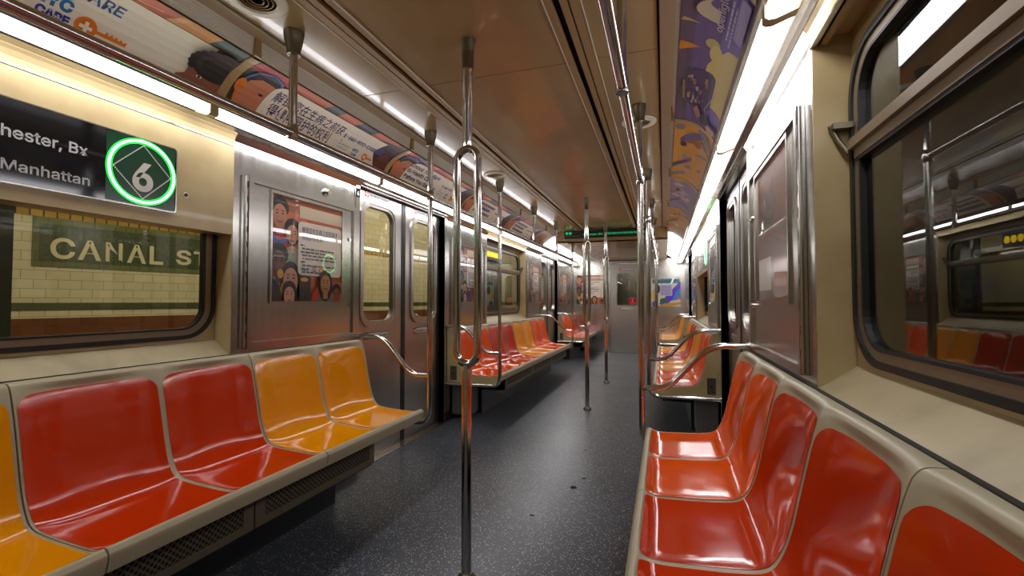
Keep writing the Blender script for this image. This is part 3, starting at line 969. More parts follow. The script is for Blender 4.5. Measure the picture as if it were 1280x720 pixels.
def ad_nyc_start(w, h):
    rnd = random.Random(1)
    A = Art().rect(0, w, 0, h, '#7a3c20')
    strip_patches(A, w, h, rnd, ['#b4491c', '#2c4a3c', '#c8863c', '#3a2c28', '#b4491c'])
    A.ell(0.78, h - 0.01, 0.13, 0.05, '#c04a18'); A.ell(0.72, h - 0.015, 0.016, 0.008, '#2a1812', 10)
    A.band([(0.6, h - 0.03), (0.75, h - 0.045), (0.88, h - 0.03)], 0.004, '#e0b890')
    A.poly([(0.90, h - 0.05), (0.93, h - 0.05), (0.97, h), (0.94, h)], '#d29a50')
    A.poly([(0.0, 0), (w - 0.1, 0), (w - 0.1, h - 0.055), (0.0, h - 0.055)], CRE)
    A.text('1-646-NYC-CARE', 0.805, 0.108, 0.075, '#1c5a90', 0.0012, align='r')
    A.text('NYC', 0.69, 0.045, 0.066, '#1e72a8', 0.003, align='r'); A.text('CARE', 0.693, 0.008, 0.046, '#243a98', 0.002, align='r')
    key_logo(A, 0.735, 0.028, 1.05)
    a = 1.14
    A.poly([(a - 0.11, 0), (a - 0.105, 0.02), (a - 0.075, 0.035), (a - 0.07, 0.07), (a + 0.02, 0.09), (a + 0.08, 0.06), (a + 0.06, 0)], '#8a5238')
    A.band([(a - 0.03, 0.052), (a, 0.06), (a + 0.03, 0.05)], 0.006, '#1e1612'); A.ell(a - 0.02, 0.043, 0.012, 0.006, '#e8d8c8', 10); A.ell(a - 0.02, 0.043, 0.006, 0.006, '#1a1210', 8)
    A.ell(a - 0.075, 0.012, 0.012, 0.006, '#2a1812', 8)
    A.ell(a + 0.03, 0.11, 0.112, 0.066, '#2a231e')
    for k in range(15):
        t = PI * 1.16 * k / 14 - 0.1
        A.ell(a + 0.03 + 0.112 * math.cos(t), 0.108 + 0.068 * math.sin(t), 0.016, 0.014, '#2a231e', 12)
        A.ell(a + 0.03 + 0.085 * math.cos(t + 0.1), 0.108 + 0.046 * math.sin(t + 0.1), 0.012, 0.008, '#40342c', 10)
        A.poly([(a + 0.07, 0), (w, 0), (w, 0.1), (a + 0.085, 0.06)], '#33241f')
    return A
def ad_care(lines, seed, sizes, bolds):
    def f(w, h):
        rnd = random.Random(seed)
        A = Art().rect(0, w, 0, h, '#5a3826')
        A.rect(0.0, 0.26, 0, h, '#3e3a30')
        strip_patches(A, w, h, rnd, ['#b02a1c', '#36463a', '#c0571c', '#33323e', '#c25a22'])
        A.poly([(0.03, 0), (0.01, 0.11), (0.05, 0.07), (0.06, 0)], '#d8741a')
        A.poly([(w - 0.28, h - 0.05), (w, h), (w, 0), (w - 0.12, 0)], '#3a2c34')
        A.ell(w - 0.07, 0.05, 0.07, 0.07, '#6a3c2a'); A.ell(w - 0.16, 0.12, 0.05, 0.03, '#4a4a80')
        face_profile(A, 0.115, 1.05, '#c47a56', '#2a1c18', '#4a66a0')
        A.poly([(0.155, 0)] + [(0.25 - 0.08 * math.cos(t), 0.14 + (h - 0.052 - 0.14) * math.sin(t)) for t in [PI / 2 * k / 7 for k in range(8)]] +
               [(w - 0.16, h - 0.052), (w - 0.2, 0.1), (w - 0.12, 0)], CRE)
        for (s, a, bb, wd), sz, bo in zip(lines, sizes, bolds):
            A.text(s, a, bb, sz, '#28265a', bo, width=wd)
        A.text('1-646-NYC-CARE', 0.715, 0.096, 0.046, '#165a86', 0.0014, width=0.30)
        A.rect(0.715, 0.735, 0.068, 0.074, '#d88a2a'); A.text('NYC HEALTH+', 0.715, 0.048, 0.018, '#56708c', 0, width=0.095); A.text('HOSPITALS', 0.715, 0.028, 0.018, '#56708c', 0, width=0.085)
        A.text('NYC', 0.845, 0.045, 0.032, '#1e72a8', 0.0014); A.text('CARE', 0.845, 0.02, 0.026, '#243a80', 0.001)
        A.ell(0.965, 0.04, 0.022, 0.022, '#e87a10'); A.ell(0.965, 0.04, 0.011, 0.011, CRE); A.rect(0.985, 1.04, 0.034, 0.046, '#e87a10')
        return A
    return f
ad_cn = ad_care([('解锁您在生病之前获', 0.195, 0.098, 0.50), ('得健康照护的权利', 0.205, 0.025, 0.43)], 2, (0.07, 0.07), (0.0006, 0.0006))
ad_en = ad_care([('Unlock Your Right', 0.165, 0.135, 0.44), ('to Health Care', 0.175, 0.085, 0.37), ('Before You Get Sick', 0.18, 0.033, 0.48)], 4, (0.06, 0.06, 0.06), (0.0017, 0.0017, 0.0017))
def ad_far(seed):
    def f(w, h):
        rnd = random.Random(seed)
        A = ad_care([], seed, (), ())(w, h)
        for k in range(3):
            text_bars(A, 0.2, 0.62 - 0.05 * (k % 2), 0.135 - 0.05 * k, 0.026, '#4a466a', rnd)
        return A
    return f
def ad_blank(w, h):
    return Art().rect(0, w, 0, h, '#946c40')
def ad_igloo(w, h):
    A = Art().rect(0, w, 0, h, '#64507a')
    A.rect(0, w, 0, 0.09, '#6e5a9c'); A.rect(0, w, h - 0.05, h, '#5c4a58')
    A.poly([(0.28, 0.0)] + [(0.30 + 0.09 * k + 0.025 * math.sin(k * 2.2), 0.085 - 0.055 * (0.6 if k > 5 else 0.0) + 0.05 * math.sin(0.52 * k)) for k in range(7)] + [(0.88, 0.0)], '#c8b46a')
    A.ell(0.84, 0.12, 0.035, 0.03, '#b0a060'); A.ell(0.78, 0.10, 0.06, 0.028, '#c8b46a'); A.ell(0.70, 0.075, 0.07, 0.03, '#c8b46a')
    A.poly([(0.79, h - 0.08), (0.83, h - 0.005), (0.80, h), (0.76, h)], '#c07c1c')
    A.poly([(0.95, h - 0.07), (0.99, h - 0.01), (0.97, h)], '#b89a60')
    A.rr(0.22, 0.62, 0.075, 0.20, 0.05, '#4e3e5c')
    rnd = random.Random(9)
    for k in range(22):
        a = rnd.uniform(0.26, 0.56); q = rnd.uniform(0.09, 0.19)
        A.rect(a, a + rnd.uniform(0.02, 0.06), q, q + 0.012, rnd.choice(['#8a6a5a', '#a09098', '#6a5060', '#b08a50', '#705a78']))
    A.band([(0.2, 0.20), (0.4, 0.225), (0.62, 0.20)], 0.006, '#2c5c4c'); A.band([(0.3, 0.21), (0.5, 0.215)], 0.008, '#a07838')
    A.band([(0.1, 0.06), (0.25, 0.1), (0.5, 0.055)], 0.004, '#b0a4b8')
    A.poly([(0.1, 0.13), (0.2, 0.16), (0.26, 0.14), (0.14, 0.11)], '#9a7468'); A.ell(0.12, 0.09, 0.06, 0.03, '#30263c')
    A.ell(0.05, 0.04, 0.06, 0.03, '#c09060'); A.ell(0.1, 0.03, 0.02, 0.03, '#3c3c80')
    # igloo logo and name
    A.poly([(1.00, 0.11)] + [(1.055 + 0.062 * math.cos(t), 0.11 + 0.085 * math.sin(t)) for t in [PI - PI * k / 12 for k in range(13)]] , '#b8a88c')
    A.poly([(1.075, 0.108)] + [(1.095 + 0.025 * math.cos(t), 0.108 + 0.042 * math.sin(t)) for t in [PI - PI * k / 8 for k in range(9)]], '#64507a')
    A.text('openigloo', 0.955, 0.092, 0.055, '#c2b2c0', 0.0002, width=0.235)
    text_bars(A, 0.93, 1.16, 0.066, 0.008, '#a498ac', rnd); text_bars(A, 0.90, 1.14, 0.05, 0.008, '#a498ac', rnd)
    A.rr(0.97, 1.2, 0.004, 0.044, 0.01, '#9484b4')
    return A
def ad_amber(seed, base):
    def f(w, h):
        rnd = random.Random(seed)
        A = Art().rect(0, w, 0, h, base)
        for k in range(16):
            a = rnd.uniform(0.05, w - 0.05); q = rnd.uniform(0.02, h - 0.02)
            A.ell(a, q, rnd.uniform(0.03, 0.14), rnd.uniform(0.015, 0.04), rnd.choice(['#b88c6c', '#7a6a70', '#c2a890', '#8a5a20', '#5a4a78', '#a49098', '#c08a2a']), 14, rnd.uniform(-0.8, 0.8))
        A.poly([(0.3, h), (0.5, h - 0.1), (0.56, h - 0.1), (0.4, h)], '#463a70')
        A.ell(w - 0.35, h - 0.06, 0.05, 0.02, '#2c2430', 12)
        return A
    return f
ads_l = [(0, ad_nyc_start, 'curved ad card with key logo and curly-haired head, over the near left window'),
         (1, ad_cn, 'curved ad card with two lines of Chinese text over the left steel panel'),
         (2, ad_en, 'curved ad card with English text Unlock Your Right over the nearest left doors'),
         (3, ad_far(6), 'small curved ad card behind the loop of the nearest pole'),
         (4, ad_far(8), 'farthest printed ad card of the left row, with two grey text blocks'),
         (5, ad_blank, 'plain brown cove card at the far end of the left ad row')]
ads_r = [(0, ad_amber(11, '#5a4a68'), 'purple curved ad card above the large dark window, mostly out of frame'),
         (1, ad_igloo, 'purple curved ad card with igloo logo and openigloo lettering'),
         (2, ad_amber(12, '#c4862a'), 'amber coloured curved ad card over the nearest right doors'),
         (3, ad_amber(13, '#85728a'), 'mauve curved ad card right after the amber one'),
         (4, ad_amber(14, '#b47a24'), 'brown and gold curved ad card, farthest printed one of the right row'),
         (5, ad_blank, 'plain brown cove card at the far end of the right ad row')]
AD_Y = [0.24, 1.50, 2.755, 4.02, 5.28, 6.54, 7.2]
for sg, lst in ((-1, ads_l), (1, ads_r)):
    for i, art, lab in lst:
        ad_card(sg, AD_Y[i] + 0.0225, AD_Y[i + 1] - 0.0225, art, lab)
    for i in range(1, 6):
        strap(sg, AD_Y[i], 'curved tan strap over the %s side between ad cards, %s from the camera' % (WHERE[sg], ('first', 'second', 'third', 'fourth', 'fifth')[i - 1]))
    # pale slotted air vents above the ads
    for i in range(7):
        a, c = JOINTS[i], JOINTS[i + 1]
        r_ = thing('slotted_air_vent', 'pale slotted air vent above the %s ad row, %s from the camera' % (WHERE[sg], ORD[i]), 'vent', 'slotted vents along the ceiling edges')
        g = MB(); g.prism([(sg * 0.838, ZC - 0.006), (sg * 0.846, 2.172), (sg * 0.862, 2.18), (sg * 0.862, ZC + 0.01)], a + 0.012, c - 0.012, LOUVER); g.build('vent_body', r_)
        g = MB()
        for k in range(8):
            t = (k + 0.5) / 8
            x, z = 0.838 + 0.008 * t, ZC - 0.008 - 0.07 * t
            g.box(*sorted((sg * (x - 0.004), sg * (x + 0.004))), a + 0.012, c - 0.035, z - 0.003, z + 0.0012, LOUVER)
        g.build('slats', r_)
        g = MB(); g.box(*sorted((sg * 0.829, sg * 0.85)), c - 0.02, c + 0.01, 2.168, ZC - 0.004, CEILTRIM); g.build('end_cap', r_)

# ------------------------------------------------------------------ ceiling speakers
for (x, y), lab in {(-0.63, 1.30): 'round ceiling speaker ring at the top edge beside the hanging rod', (0.645, 2.94): 'round white ceiling speaker ring behind the right front pole top',
                    (-0.61, 3.78): 'round ceiling speaker ring beside the loop of the nearest pole', (0.645, 5.35): 'small round speaker ring far along the right ceiling'}.items():
    r_ = thing('ceiling_speaker', lab, 'speaker', 'round ceiling speakers')
    g = MB(); g.lathe([(0.105, -0.001), (0.10, -0.008), (0.07, -0.012), (0.064, -0.004), (0.064, 0.0)], (x, y, ZC), CREAMTRIM, 32); g.build('ring', r_)
    g = MB(); g.lathe([(0.0, -0.004), (0.064, -0.004)], (x, y, ZC), CEILTRIM, 32)
    for rr_ in (0.02, 0.035, 0.05):
        g.lathe([(rr_, -0.004), (rr_ + 0.003, -0.007), (rr_ + 0.006, -0.004)], (x, y, ZC), CEILTRIM, 32)
    g.build('grille', r_)

# ------------------------------------------------------------------ seats
def catmull(P, n=5):
    out = []
    for i in range(len(P) - 1):
        p0, p1, p2, p3 = P[max(i - 1, 0)], P[i], P[i + 1], P[min(i + 2, len(P) - 1)]
        for k in range(n):
            t = k / n
            out.append(tuple(0.5 * ((2 * p1[j]) + (-p0[j] + p2[j]) * t + (2 * p0[j] - 5 * p1[j] + 4 * p2[j] - p3[j]) * t * t + (-p0[j] + 3 * p1[j] - 3 * p2[j] + p3[j]) * t ** 3) for j in (0, 1)))
    out.append(P[-1])
    return out
PROFILE = [(0.690, 0.388), (0.680, 0.430), (0.684, 0.446), (0.700, 0.456), (0.748, 0.440), (0.86, 0.443), (0.96, 0.450), (1.020, 0.463), (1.052, 0.502),
           (1.076, 0.57), (1.100, 0.68), (1.122, 0.78), (1.140, 0.845), (1.152, 0.872), (1.168, 0.883), (1.197, 0.884)]
CURVE = catmull(PROFILE, 5)
ARC = [0.0]
for i in range(1, len(CURVE)):
    ARC.append(ARC[-1] + math.hypot(CURVE[i][0] - CURVE[i - 1][0], CURVE[i][1] - CURVE[i - 1][1]))
def prof(l):
    l = min(max(l, 0), ARC[-1] - 1e-6)
    i = 0
    while ARC[i + 1] < l:
        i += 1
    t = (l - ARC[i]) / (ARC[i + 1] - ARC[i])
    a, b_ = CURVE[i], CURVE[i + 1]
    tx, tz = b_[0] - a[0], b_[1] - a[1]
    q = math.hypot(tx, tz)
    return a[0] + tx * t, a[1] + tz * t, -tz / q, tx / q       # point and normal (up / towards aisle)
L_LIP, L_RIDGE = ARC[15], ARC[65]
HALF = 0.44 / 2
def smooth01(x):
    x = min(max(x, 0), 1); return x * x * (3 - 2 * x)
def seat_pt(sg, yc, y, l, d=0.0):
    x, z, nx, nz = prof(l)
    s = min(abs(y) / (HALF - 0.004), 1.0)
    up_ = smooth01((l - ARC[35]) / 0.12)
    bowl = (1 - s ** (4.0 - 1.2 * up_)) * smooth01((l - L_LIP) / 0.055) * (1 - smooth01((l - (L_RIDGE - 0.02)) / 0.06))
    up = smooth01((l - ARC[35]) / 0.12)
    k = -(0.019 * (1 - up) + 0.026 * up) * bowl + d
    return (sg * (x + nx * k), yc + y, z + nz * k)
SEAT_MAT = {'r': SEATRED, 'o': SEATORANGE, 'y': SEATYELLOW}
def make_seat(sg, yc, col, label, gap_lo, gap_hi, group):
    r_ = thing('bucket_seat', label, 'seat', group)
    lo, hi = -HALF + gap_lo, HALF - gap_hi
    g = MB()
    ls = [ARC[i] for i in range(len(ARC))]
    ys = [lo + (hi - lo) * (0.5 - 0.5 * math.cos(PI * k / 16)) for k in range(17)]
    rows = [[seat_pt(sg, yc, y, l) for y in ys] for l in ls]
    g.grid(rows, CREAM, True)
    for y in (lo, hi):                                  # side skirts and the returned lip
        g.grid([[seat_pt(sg, yc, y, l), seat_pt(sg, yc, y, l, -0.022)] for l in ls], CREAM, False)
    g.grid([[seat_pt(sg, yc, y, 0.0), seat_pt(sg, yc, y, 0.0, -0.022)] for y in (lo, hi)], CREAM, False)
    rows = [[seat_pt(sg, yc, y, l, -0.024) for y in (lo, 0, hi)] for l in ls[::4] + [ls[-1]]]
    g.grid(rows, CREAM, True)
    g.build('shell', r_, normals=False)
    # coloured insert
    l0, l1 = L_LIP + 0.012, L_RIDGE - 0.02
    hw = HALF - 0.0105
    def halfw(l):
        k = hw
        r1, r2 = 0.03, 0.05
        if l - l0 < r1:
            q = (r1 - (l - l0)) / r1; k = hw - 0.022 * (1 - math.sqrt(max(0, 1 - q * q)))
        if l1 - l < r2:
            q = (r2 - (l1 - l)) / r2; k = hw - r2 * (1 - math.sqrt(max(0, 1 - q * q)))
        return k
    n = 54
    lr = []
    for k in range(n + 1):
        t = k / n
        lr.append(l0 + (l1 - l0) * (0.5 - 0.5 * math.cos(PI * t)) if t < 0.12 or t > 0.88 else None)
    kept = [l for l in lr if l is not None]
    first = [l for l in kept if l < (l0 + l1) / 2]; last = [l for l in kept if l > (l0 + l1) / 2]
    midn = 46
    seq = first + [first[-1] + (last[0] - first[-1]) * (k + 1) / (midn + 1) for k in range(midn)] + last
    top_bow = lambda y: -0.012 * (y / hw) ** 2
    rows = []
    for l in seq:
        k = halfw(l)
        f = smooth01((l - l1 + 0.12) / 0.12)
        rows.append([seat_pt(sg, yc, -k + 2 * k * j / 18, l + f * top_bow(-k + 2 * k * j / 18), 0.0016) for j in range(19)])
    g = MB(); g.grid(rows, SEAT_MAT[col], True)
    n_ = len(rows[0])
    edge = [(r[0]) for r in rows] + rows[-1][1:] + [r[-1] for r in rows[::-1]][1:] + rows[0][::-1][1:-1]
    g.build('seat_insert', r_, normals=False)
    return r_
NAMES = {'r': 'red', 'o': 'orange', 'y': 'yellow'}
P_ = 0.44
# near left bench (from the doors towards the camera)
labs = ['yellow bucket seat at the door end of the near left bench', 'yellow bucket seat on the near left bench touching the red pair', 'red bucket seat on the near left bench touching the yellow pair by the doors',
        'red bucket seat on the near left bench under the Canal St window, nearer the camera', 'yellow bucket seat at the left picture edge, next to the red pair']
for i, col in enumerate('yyrry'):
    make_seat(-1, 2.65 - P_ * (i + 0.5), col, labs[i], *((0.0, 0.0025) if i % 2 == 0 else (0.0025, 0.0)), 'bucket seats of the near left bench')
labs = ['orange bucket seat at the door end of the near right bench', 'orange bucket seat second from the doors on the near right bench', 'red bucket seat on the near right bench directly after the orange pair',
        'large red bucket seat on the near right bench beside the dirty beige sill', 'red bucket seat cut by the lower right picture corner']
for i, col in enumerate('oorrr'):
    make_seat(1, 2.65 - P_ * (i + 0.5), col, labs[i], *((0.0, 0.0025) if i % 2 == 0 else (0.0025, 0.0)), 'bucket seats of the near right bench')
EIGHT = ['first', 'second', 'third', 'fourth', 'fifth', 'sixth', 'seventh', 'eighth']
for i, col in enumerate('oorryyoo'):
    make_seat(-1, 4.08 + P_ * (i + 0.5), col, '%s bucket seat on the middle left bench, %s from its near end' % (NAMES[col], EIGHT[i]), *((0.0025, 0.0) if i % 2 == 0 else (0.0, 0.0025)), 'bucket seats of the middle left bench')
for i, col in enumerate('ooyyrryy'):
    make_seat(1, 4.08 + P_ * (i + 0.5), col, '%s bucket seat on the middle right bench, %s from its near end' % (NAMES[col], EIGHT[i]), *((0.0025, 0.0) if i % 2 == 0 else (0.0, 0.0025)), 'bucket seats of the middle right bench')
HALF = 0.395 / 2
for sg, cols in ((-1, 'oorr'), (1, 'yyyy')):
    for i, col in enumerate(cols):
        make_seat(sg, 9.0 + 0.395 * (i + 0.5), col, '%s bucket seat on the far %s bench, %s from its near end' % (NAMES[col], WHERE[sg], EIGHT[i]), 0.001, 0.001, 'bucket seats of the far %s bench' % WHERE[sg])

# bench ends: moulded beige end panels with a key plate
def end_panel(sg, y, label, plate=True):
    r_ = thing('bench_end_panel', label, 'panel', 'beige end panels of the benches')
    pts = [(sg * (x), z - 0.004) for x, z in CURVE[2:] if True]
    pts = [(sg * (x + 0.004), z - 0.004) for x, z in CURVE[3:-1]] + [(sg * 1.206, 0.88), (sg * 1.206, 0.372), (sg * 0.70, 0.372)]
    g = MB(); g.prism(pts, y, y + 0.012, BEIGE); g.build('panel', r_)
    if plate:
        g = MB(); g.box(*sorted((sg * 1.105, sg * 1.17)), y - 0.008, y, 0.395, 0.525, mat('grey_plate', '#5c584e', 0.4, metal=0.6))
        g.tube([(sg * 1.138, y - 0.011, 0.455), (sg * 1.138, y - 0.007, 0.455)], 0.009, BLACK, 12)
        g.build('key_plate', r_)
end_panel(-1, 4.064, 'beige end panel of the middle left bench, facing the near doors')
end_panel(1, 4.064, 'beige end panel of the middle right bench, facing the near doors')
end_panel(-1, 8.985, 'beige end panel of the far left bench, past the second doors')
end_panel(1, 8.985, 'beige end panel of the far right bench, past the second doors')
end_panel(-1, 2.652, 'beige end panel closing the near left bench at the doors', False)
end_panel(1, 2.652, 'beige end panel closing the near right bench at the doors', False)

# heater covers and dark bases under the benches
def under_bench(sg, y0, y1, cuts, name):
    ks = [y0] + cuts + [y1]
    for i in range(len(ks) - 1):
        a, c = ks[i], ks[i + 1]
        r_ = thing('heater_grille', 'perforated heater grille under the %s bench, section %s from the near end' % (name, EIGHT[i]), 'grille', 'heater grilles under the benches')
        g = MB(); g.box(*sorted((sg * 0.745, sg * 0.752)), a + 0.05, c - 0.05, 0.285, 0.378, GRILLE); g.build('perforated_plate', r_)
        g = MB()
        for q0, q1, z0, z1 in ((a + 0.004, c - 0.004, 0.255, 0.285), (a + 0.004, c - 0.004, 0.378, 0.404), (a + 0.004, a + 0.05, 0.285, 0.378), (c - 0.05, c - 0.004, 0.285, 0.378)):
            g.box(*sorted((sg * 0.742, sg * 0.754)), q0, q1, z0, z1, GRILLEFRAME)
        g.build('frame', r_)
    b = MB(); b.box(*sorted((sg * 1.0, sg * 1.198)), y0, y1, 0.0, 0.34, DARKPLASTIC); b.box(*sorted((sg * 0.76, sg * 1.0)), y0, y1, 0.24, 0.25, DARKPLASTIC)
    tag(b.build('heater_box'), 'dark heater box under the %s bench' % name, 'heater', 'heater boxes under the benches')
under_bench(-1, 0.03, 2.22, [1.43], 'near left')
under_bench(1, 0.45, 2.22, [1.35], 'near right')
under_bench(-1, 4.45, 7.5, [5.45, 6.45], 'middle left')
under_bench(1, 4.45, 7.5, [5.45, 6.45], 'middle right')
under_bench(-1, 9.1, 10.3, [], 'far left')
for sg in (-1, 1):
    g = MB()
    pts = rrect(4.16, 4.42, 0.03, 0.335, 0.03, 4)
    slab(g, pts, wallfn(sg), 1.03, 1.195, mat('equipment_grey', '#75706a', 0.45, metal=0.5))
    slab(g, rrect(4.19, 4.39, 0.06, 0.305, 0.02, 4), wallfn(sg), 1.024, 1.03, mat('equipment_grey', '#75706a', 0.45, metal=0.5))
    tag(g.build('equipment_box'), 'grey metal equipment box under the near end of the middle %s bench' % WHERE[sg], 'box')

# ------------------------------------------------------------------ poles and grab rails
XP = 0.66
def mount(x, y, z, parent, r0=0.04, r1=0.025, h=0.095, m=BRONZE):
    g = MB(); g.lathe([(r0, 0.0), (r0, -0.012), (r0 * 0.93, -0.03), (r1 * 1.04, -h + 0.012), (r1 * 1.08, -h + 0.01), (r1 * 1.08, -h)], (x, y, z), m, 20)
    g.build('ceiling_mount', parent)
def centre_pole(y, label, rot):
    r_ = thing('centre_pole', label, 'pole', 'floor to ceiling poles along the aisle')
    c, s = math.cos(rot), math.sin(rot)
    zb, zt, hw, rr_ = 0.90, 1.765, 0.047, 0.0165
    g = MB(); g.tube([(0, y, 0.012), (0, y, zb - 0.05), (0, y, zb - 0.028)], 0.0212, CHROME, 20, rad=[0.0212, 0.0212, 0.0178]); g.build('lower_tube', r_)
    g = MB(); g.tube([(0, y, zt + 0.028), (0, y, zt + 0.05), (0, y, 2.15)], 0.0212, CHROME, 20, rad=[0.0178, 0.0212, 0.0212]); g.build('upper_tube', r_)
    g = MB()
    pts = []
    for k in range(13):
        t = PI * k / 12
        pts.append((hw * math.cos(t), zt - 0.035 + hw * math.sin(t) * 1.15))
    for k in range(13):
        t = PI + PI * k / 12
        pts.append((hw * math.cos(t), zb + 0.035 + hw * math.sin(t) * 1.15))
    pts.append(pts[0])
    P3 = [(q * c, y + q * s, z) for q, z in pts]
    # closed loop of tube, in the vertical plane
    rows = []
    n = len(P3) - 1
    pl = Vector((-s, c, 0))
    for k in range(n):
        a_, b_ = Vector(P3[k - 1]), Vector(P3[(k + 1) % n])
        t = (b_ - a_).normalized(); u = t.cross(pl)
        rows.append([Vector(P3[k]) + (u * math.cos(2 * PI * j / 16) + pl * math.sin(2 * PI * j / 16)) * rr_ for j in range(16)])
    rows.append(rows[0])
    g.grid(rows, CHROME, True, True)
    g.build('grip_loop', r_)
    mount(0, y, ZC, r_, 0.03, 0.024, 0.125)
    g = MB(); g.lathe([(0.042, 0.0), (0.042, 0.008), (0.03, 0.022), (0.024, 0.03)], (0, y, 0.0), BRONZE, 24); g.build('floor_flange', r_)
centre_pole(1.785, 'chrome pole with long grip loop nearest the camera', 0.05)
centre_pole(4.95, 'second chrome pole in the aisle, beyond the nearest one', 1.15)
centre_pole(6.66, 'farthest chrome pole in the aisle, before the end door', 1.2)

RAILS = [('near', 0.27, 2.68, [0.27, 1.51], [2.68]), ('middle', 4.05, 7.62, [5.24, 6.43], [4.05, 7.62])]
for sg in (-1, 1):
    for nm, a, c, hang, ends in RAILS:
        r_ = thing('overhead_grab_rail', 'horizontal chrome grab rail hung from the ceiling over the %s %s bench' % (nm, WHERE[sg]), 'rail', 'overhead grab rails')
        g = MB(); g.tube([(sg * XP, -0.9 if nm == 'near' else a + 0.0235, 1.83), (sg * XP, c - 0.0235, 1.83)], 0.0175, CHROME, 16); g.build('rail_tube', r_)
        for y in hang:
            zt = ZC if y < BULK else 2.06
            g = MB(); g.tube([(sg * XP, y, zt - 0.08), (sg * XP, y, 1.83)], 0.0165, CHROME, 16); h_ = g.build('hanger_rod', r_)
            g = MB(); mount(sg * XP, y, zt, h_)
            g = MB(); g.lathe([(0.02, -0.022), (0.0225, -0.02), (0.0225, 0.02), (0.018, 0.034)], (sg * XP, y, 1.83), CHROME, 16); g.build('rail_clamp', h_)
def stanchion(sg, y, label, ceil=ZC):
    r_ = thing('door_side_pole', label, 'pole', 'upright poles with sloping arm rails at bench ends')
    g = MB(); g.tube(fillet([(sg * XP, y, ceil - 0.08), (sg * XP, y, 1.2), (sg * XP, y, 0.36), (sg * 1.205, y, 0.36)], 0.085, 10), 0.0165, CHROME, 16); g.build('pole_tube', r_)
    mount(sg * XP, y, ceil, r_)
    g = MB(); g.lathe([(0.02, -0.03), (0.0225, -0.025), (0.0225, 0.025), (0.02, 0.03)], (sg * XP, y, 1.83), CHROME, 16); g.build('rail_clamp', r_)
    g = MB(); g.tube(fillet([(sg * XP, y, 0.662), (sg * 0.79, y, 0.662), (sg * 1.01, y, 0.905), (sg * 1.205, y, 0.905)], 0.09, 10), 0.0165, CHROME, 16); g.build('arm_rail', r_)
    g = MB()
    for z in (0.905, 0.36):
        g.tube([(sg * 1.198, y, z), (sg * 1.2095, y, z)], 0.022, CHROME, 16)
    g.build('wall_flange', r_)
for sg in (-1, 1):
    w_ = WHERE[sg]
    stanchion(sg, 2.69, 'chrome pole with sloping arm rail at the door end of the near %s bench' % w_)
    stanchion(sg, 4.038, 'chrome pole with sloping arm rail at the near end of the middle %s bench' % w_)
    stanchion(sg, 7.62, 'chrome pole with sloping arm rail at the far end of the middle %s bench' % w_, 2.06)
    stanchion(sg, 8.958, 'chrome pole with sloping arm rail at the near end of the far %s bench' % w_, 2.06)

# ------------------------------------------------------------------ information display across the ceiling drop
r_ = thing('information_display', 'long narrow black display with green text across the ceiling drop', 'display')
g = MB(); g.box(-0.70, 0.66, BULK - 0.05, BULK, 2.125, 2.243, DARKPLASTIC); g.build('housing', r_)
DLED = mat('display_green_led', '#063818', 0.4, emit='#10c060', power=1.0)
def display_part(name, A):
    g = MB(); A.into(g, lambda p, q, d: (p, BULK - 0.0505 - d, q)); g.build(name, r_)
display_part('route_icon', Art().ell(-0.655, 2.205, 0.022, 0.02, DLED)); display_part('route_icon', Art().ell(-0.60, 2.205, 0.022, 0.02, DLED))
display_part('grey_line', Art().rect(-0.66, -0.45, 2.155, 2.163, '#6a6c6c'))
display_part('text_line', Art().text('Canal St', -0.40, 2.165, 0.05, DLED, 0.0006, width=0.3))
A = Art(); rnd = random.Random(2); x = -0.05
while x < 0.62:
    w_ = rnd.uniform(0.03, 0.08); A.rect(x, min(x + w_, 0.63), 2.165, 2.195, mat('dim_green_led', '#063818', 0.4, emit='#0c8a48', power=0.9)); x += w_ + 0.008
display_part('text_line', A)

# small debris on the floor
for (x, y, s) in ((0.24, 2.86, 0.016), (0.28, 3.02, 0.010), (0.10, 2.42, 0.009), (0.20, 3.6, 0.008)):
    g = MB()
    n = 9
    v = [(x + s * (1 + 0.35 * random.uniform(-1, 1)) * 1.6 * math.cos(2 * PI * k / n), y + s * (1 + 0.35 * random.uniform(-1, 1)) * math.sin(2 * PI * k / n), 0.0) for k in range(n)]
    top = [(x + (p[0] - x) * 0.6, y + (p[1] - y) * 0.6, s * 0.5) for p in v]
    g.grid([v, top], BLACK, True, True); g.add(top, [tuple(range(n))], BLACK)
    tag(g.build('floor_scrap'), 'small dark scrap lying on the speckled aisle floor', 'scrap', 'scraps on the floor')

# ------------------------------------------------------------------ the station outside the left windows
ang = math.radians(10)
D_ = Vector((math.sin(ang), math.cos(ang), 0)); P0 = Vector((-4.2, 2.34, 0)); NRM = Vector((math.cos(ang), -math.sin(ang), 0))
def wp(w, z, d=0.0):
    q = P0 + D_ * w + NRM * d
    return (q.x, q.y, z)
def tile_slab(mb, w0, w1, z0, z1, d0, d1, m):
    slab(mb, [(w0, z0), (w1, z0), (w1, z1), (w0, z1)], wp, d0, d1, m)
def add_uv(o):
    me = o.data
    uv = me.uv_layers.new(name='UVMap')
    for l in me.loops:
        co = me.vertices[l.vertex_index].co
        uv.data[l.index].uv = ((co - P0).dot(D_), co.z)
b = MB(); tile_slab(b, -6, 12, -0.1, 3.3, -0.12, 0.0, TILE)
o = structure(b.build('wall_platform')); add_uv(o)
for i, (w0, w1, z0, z1, d, m) in enumerate(((-6, 12, 1.855, 1.928, 0.006, YTILE), (-6, 12, 1.066, 1.13, 0.006, STRIPE), (-6, 12, -0.1, 1.0, 0.012, BTILE))):
    b = MB(); tile_slab(b, w0, w1, z0, z1, 0.0, d, m); o = structure(b.build('trim_%d' % (5 + i))); add_uv(o)
r_ = thing('station_name_mosaic', 'green tile mosaic reading CANAL ST on the platform wall outside', 'sign')
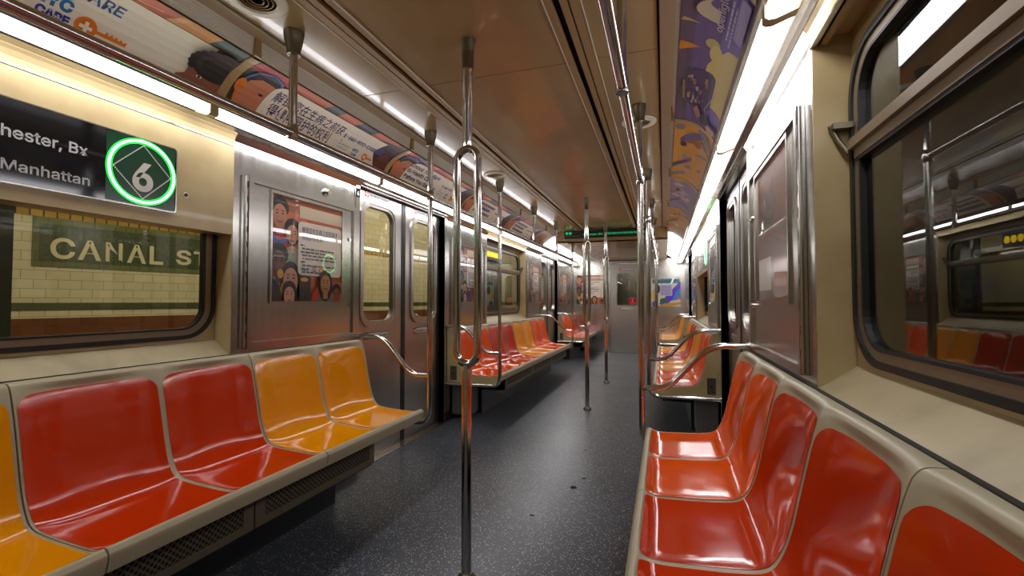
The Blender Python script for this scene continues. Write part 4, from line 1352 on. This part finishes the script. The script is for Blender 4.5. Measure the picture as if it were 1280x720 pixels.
b = MB(); tile_slab(b, 0.062, 1.72, 1.435, 1.855, 0.0, 0.008, GTILE); add_uv(b.build('tile_border', r_))
b = MB(); tile_slab(b, 0.105, 1.68, 1.482, 1.80, 0.008, 0.011, SIGNGREEN); b.build('field', r_)
b = MB(); A = Art()
for ch, a0, a1 in (('C', 0.172, 0.335), ('A', 0.352, 0.518), ('N', 0.549, 0.677), ('A', 0.712, 0.868), ('L', 0.897, 1.016)):
    A.text(ch, a0, 1.515, 0.325, SIGNCREAM, 0.006, width=a1 - a0)
A.text('S', 1.132, 1.53, 0.27, SIGNCREAM, 0.006, width=0.145); A.text('T', 1.30, 1.53, 0.27, SIGNCREAM, 0.006, width=0.14)
A.into(b, lambda p, q, d: wp(p, q, 0.0112 + 0.002)); b.build('lettering', r_)
b = MB()
slab(b, [(-3.0, -3), (-1.5, -3), (-1.5, 14), (-3.0, 14)], lambda x, y, z: (x, y, z), -0.1, 0.0, CONCRETE)
slab(b, [(-5.8, -3), (-3.0, -3), (-3.0, 14), (-5.8, 14)], lambda x, y, z: (x, y, z), -0.1, 0.0, CONCRETE)
structure(b.build('floor_platform'))
b = MB(); b.box(-6, -1.45, -3, 14, 3.2, 3.3, TUNNEL)
structure(b.build('ceiling_platform'))
for y in (-1.5, 2.0, 5.2, 8.2):
    r_ = thing('platform_lamp', 'long fluorescent lamp under the platform ceiling outside the left windows', 'lamp', 'platform lamps outside the left windows')
    g = MB(); g.box(-2.15, -2.05, y, y + 1.6, 2.93, 2.97, PLATELIGHT); g.build('tube', r_)
    g = MB(); g.prism([(-2.25, 2.97), (-1.95, 2.97), (-2.0, 3.03), (-2.2, 3.03)], y - 0.05, y + 1.65, CREAMTRIM)
    for q in (0.2, 1.4):
        g.tube([(-2.1, y + q, 3.02), (-2.1, y + q, 3.198)], 0.015, DARKPLASTIC, 8)
    g.build('reflector', r_)
def column(x, y, label):
    g = MB()
    g.box(x - 0.14, x + 0.14, y - 0.012, y + 0.012, 0, 3.2, COLGREEN)
    for q in (-1, 1):
        g.box(x + q * 0.14 - 0.012, x + q * 0.14 + 0.012, y - 0.12, y + 0.12, 0, 3.2, COLGREEN)
    g.box(x - 0.18, x + 0.18, y - 0.16, y + 0.16, 0, 0.12, COLGREEN)
    tag(g.build('steel_column'), label, 'column', 'green steel columns on the platform')
column(-2.72, 1.42, 'dark green steel column at the left edge of the Canal St view')
column(-2.62, 9.1, 'dark green steel column outside the farther left window')
# dark tunnel wall beyond the right windows
b = MB(); b.box(3.4, 3.5, -3, 14, -0.6, 3.4, TUNNEL)
structure(b.build('wall_tunnel'))
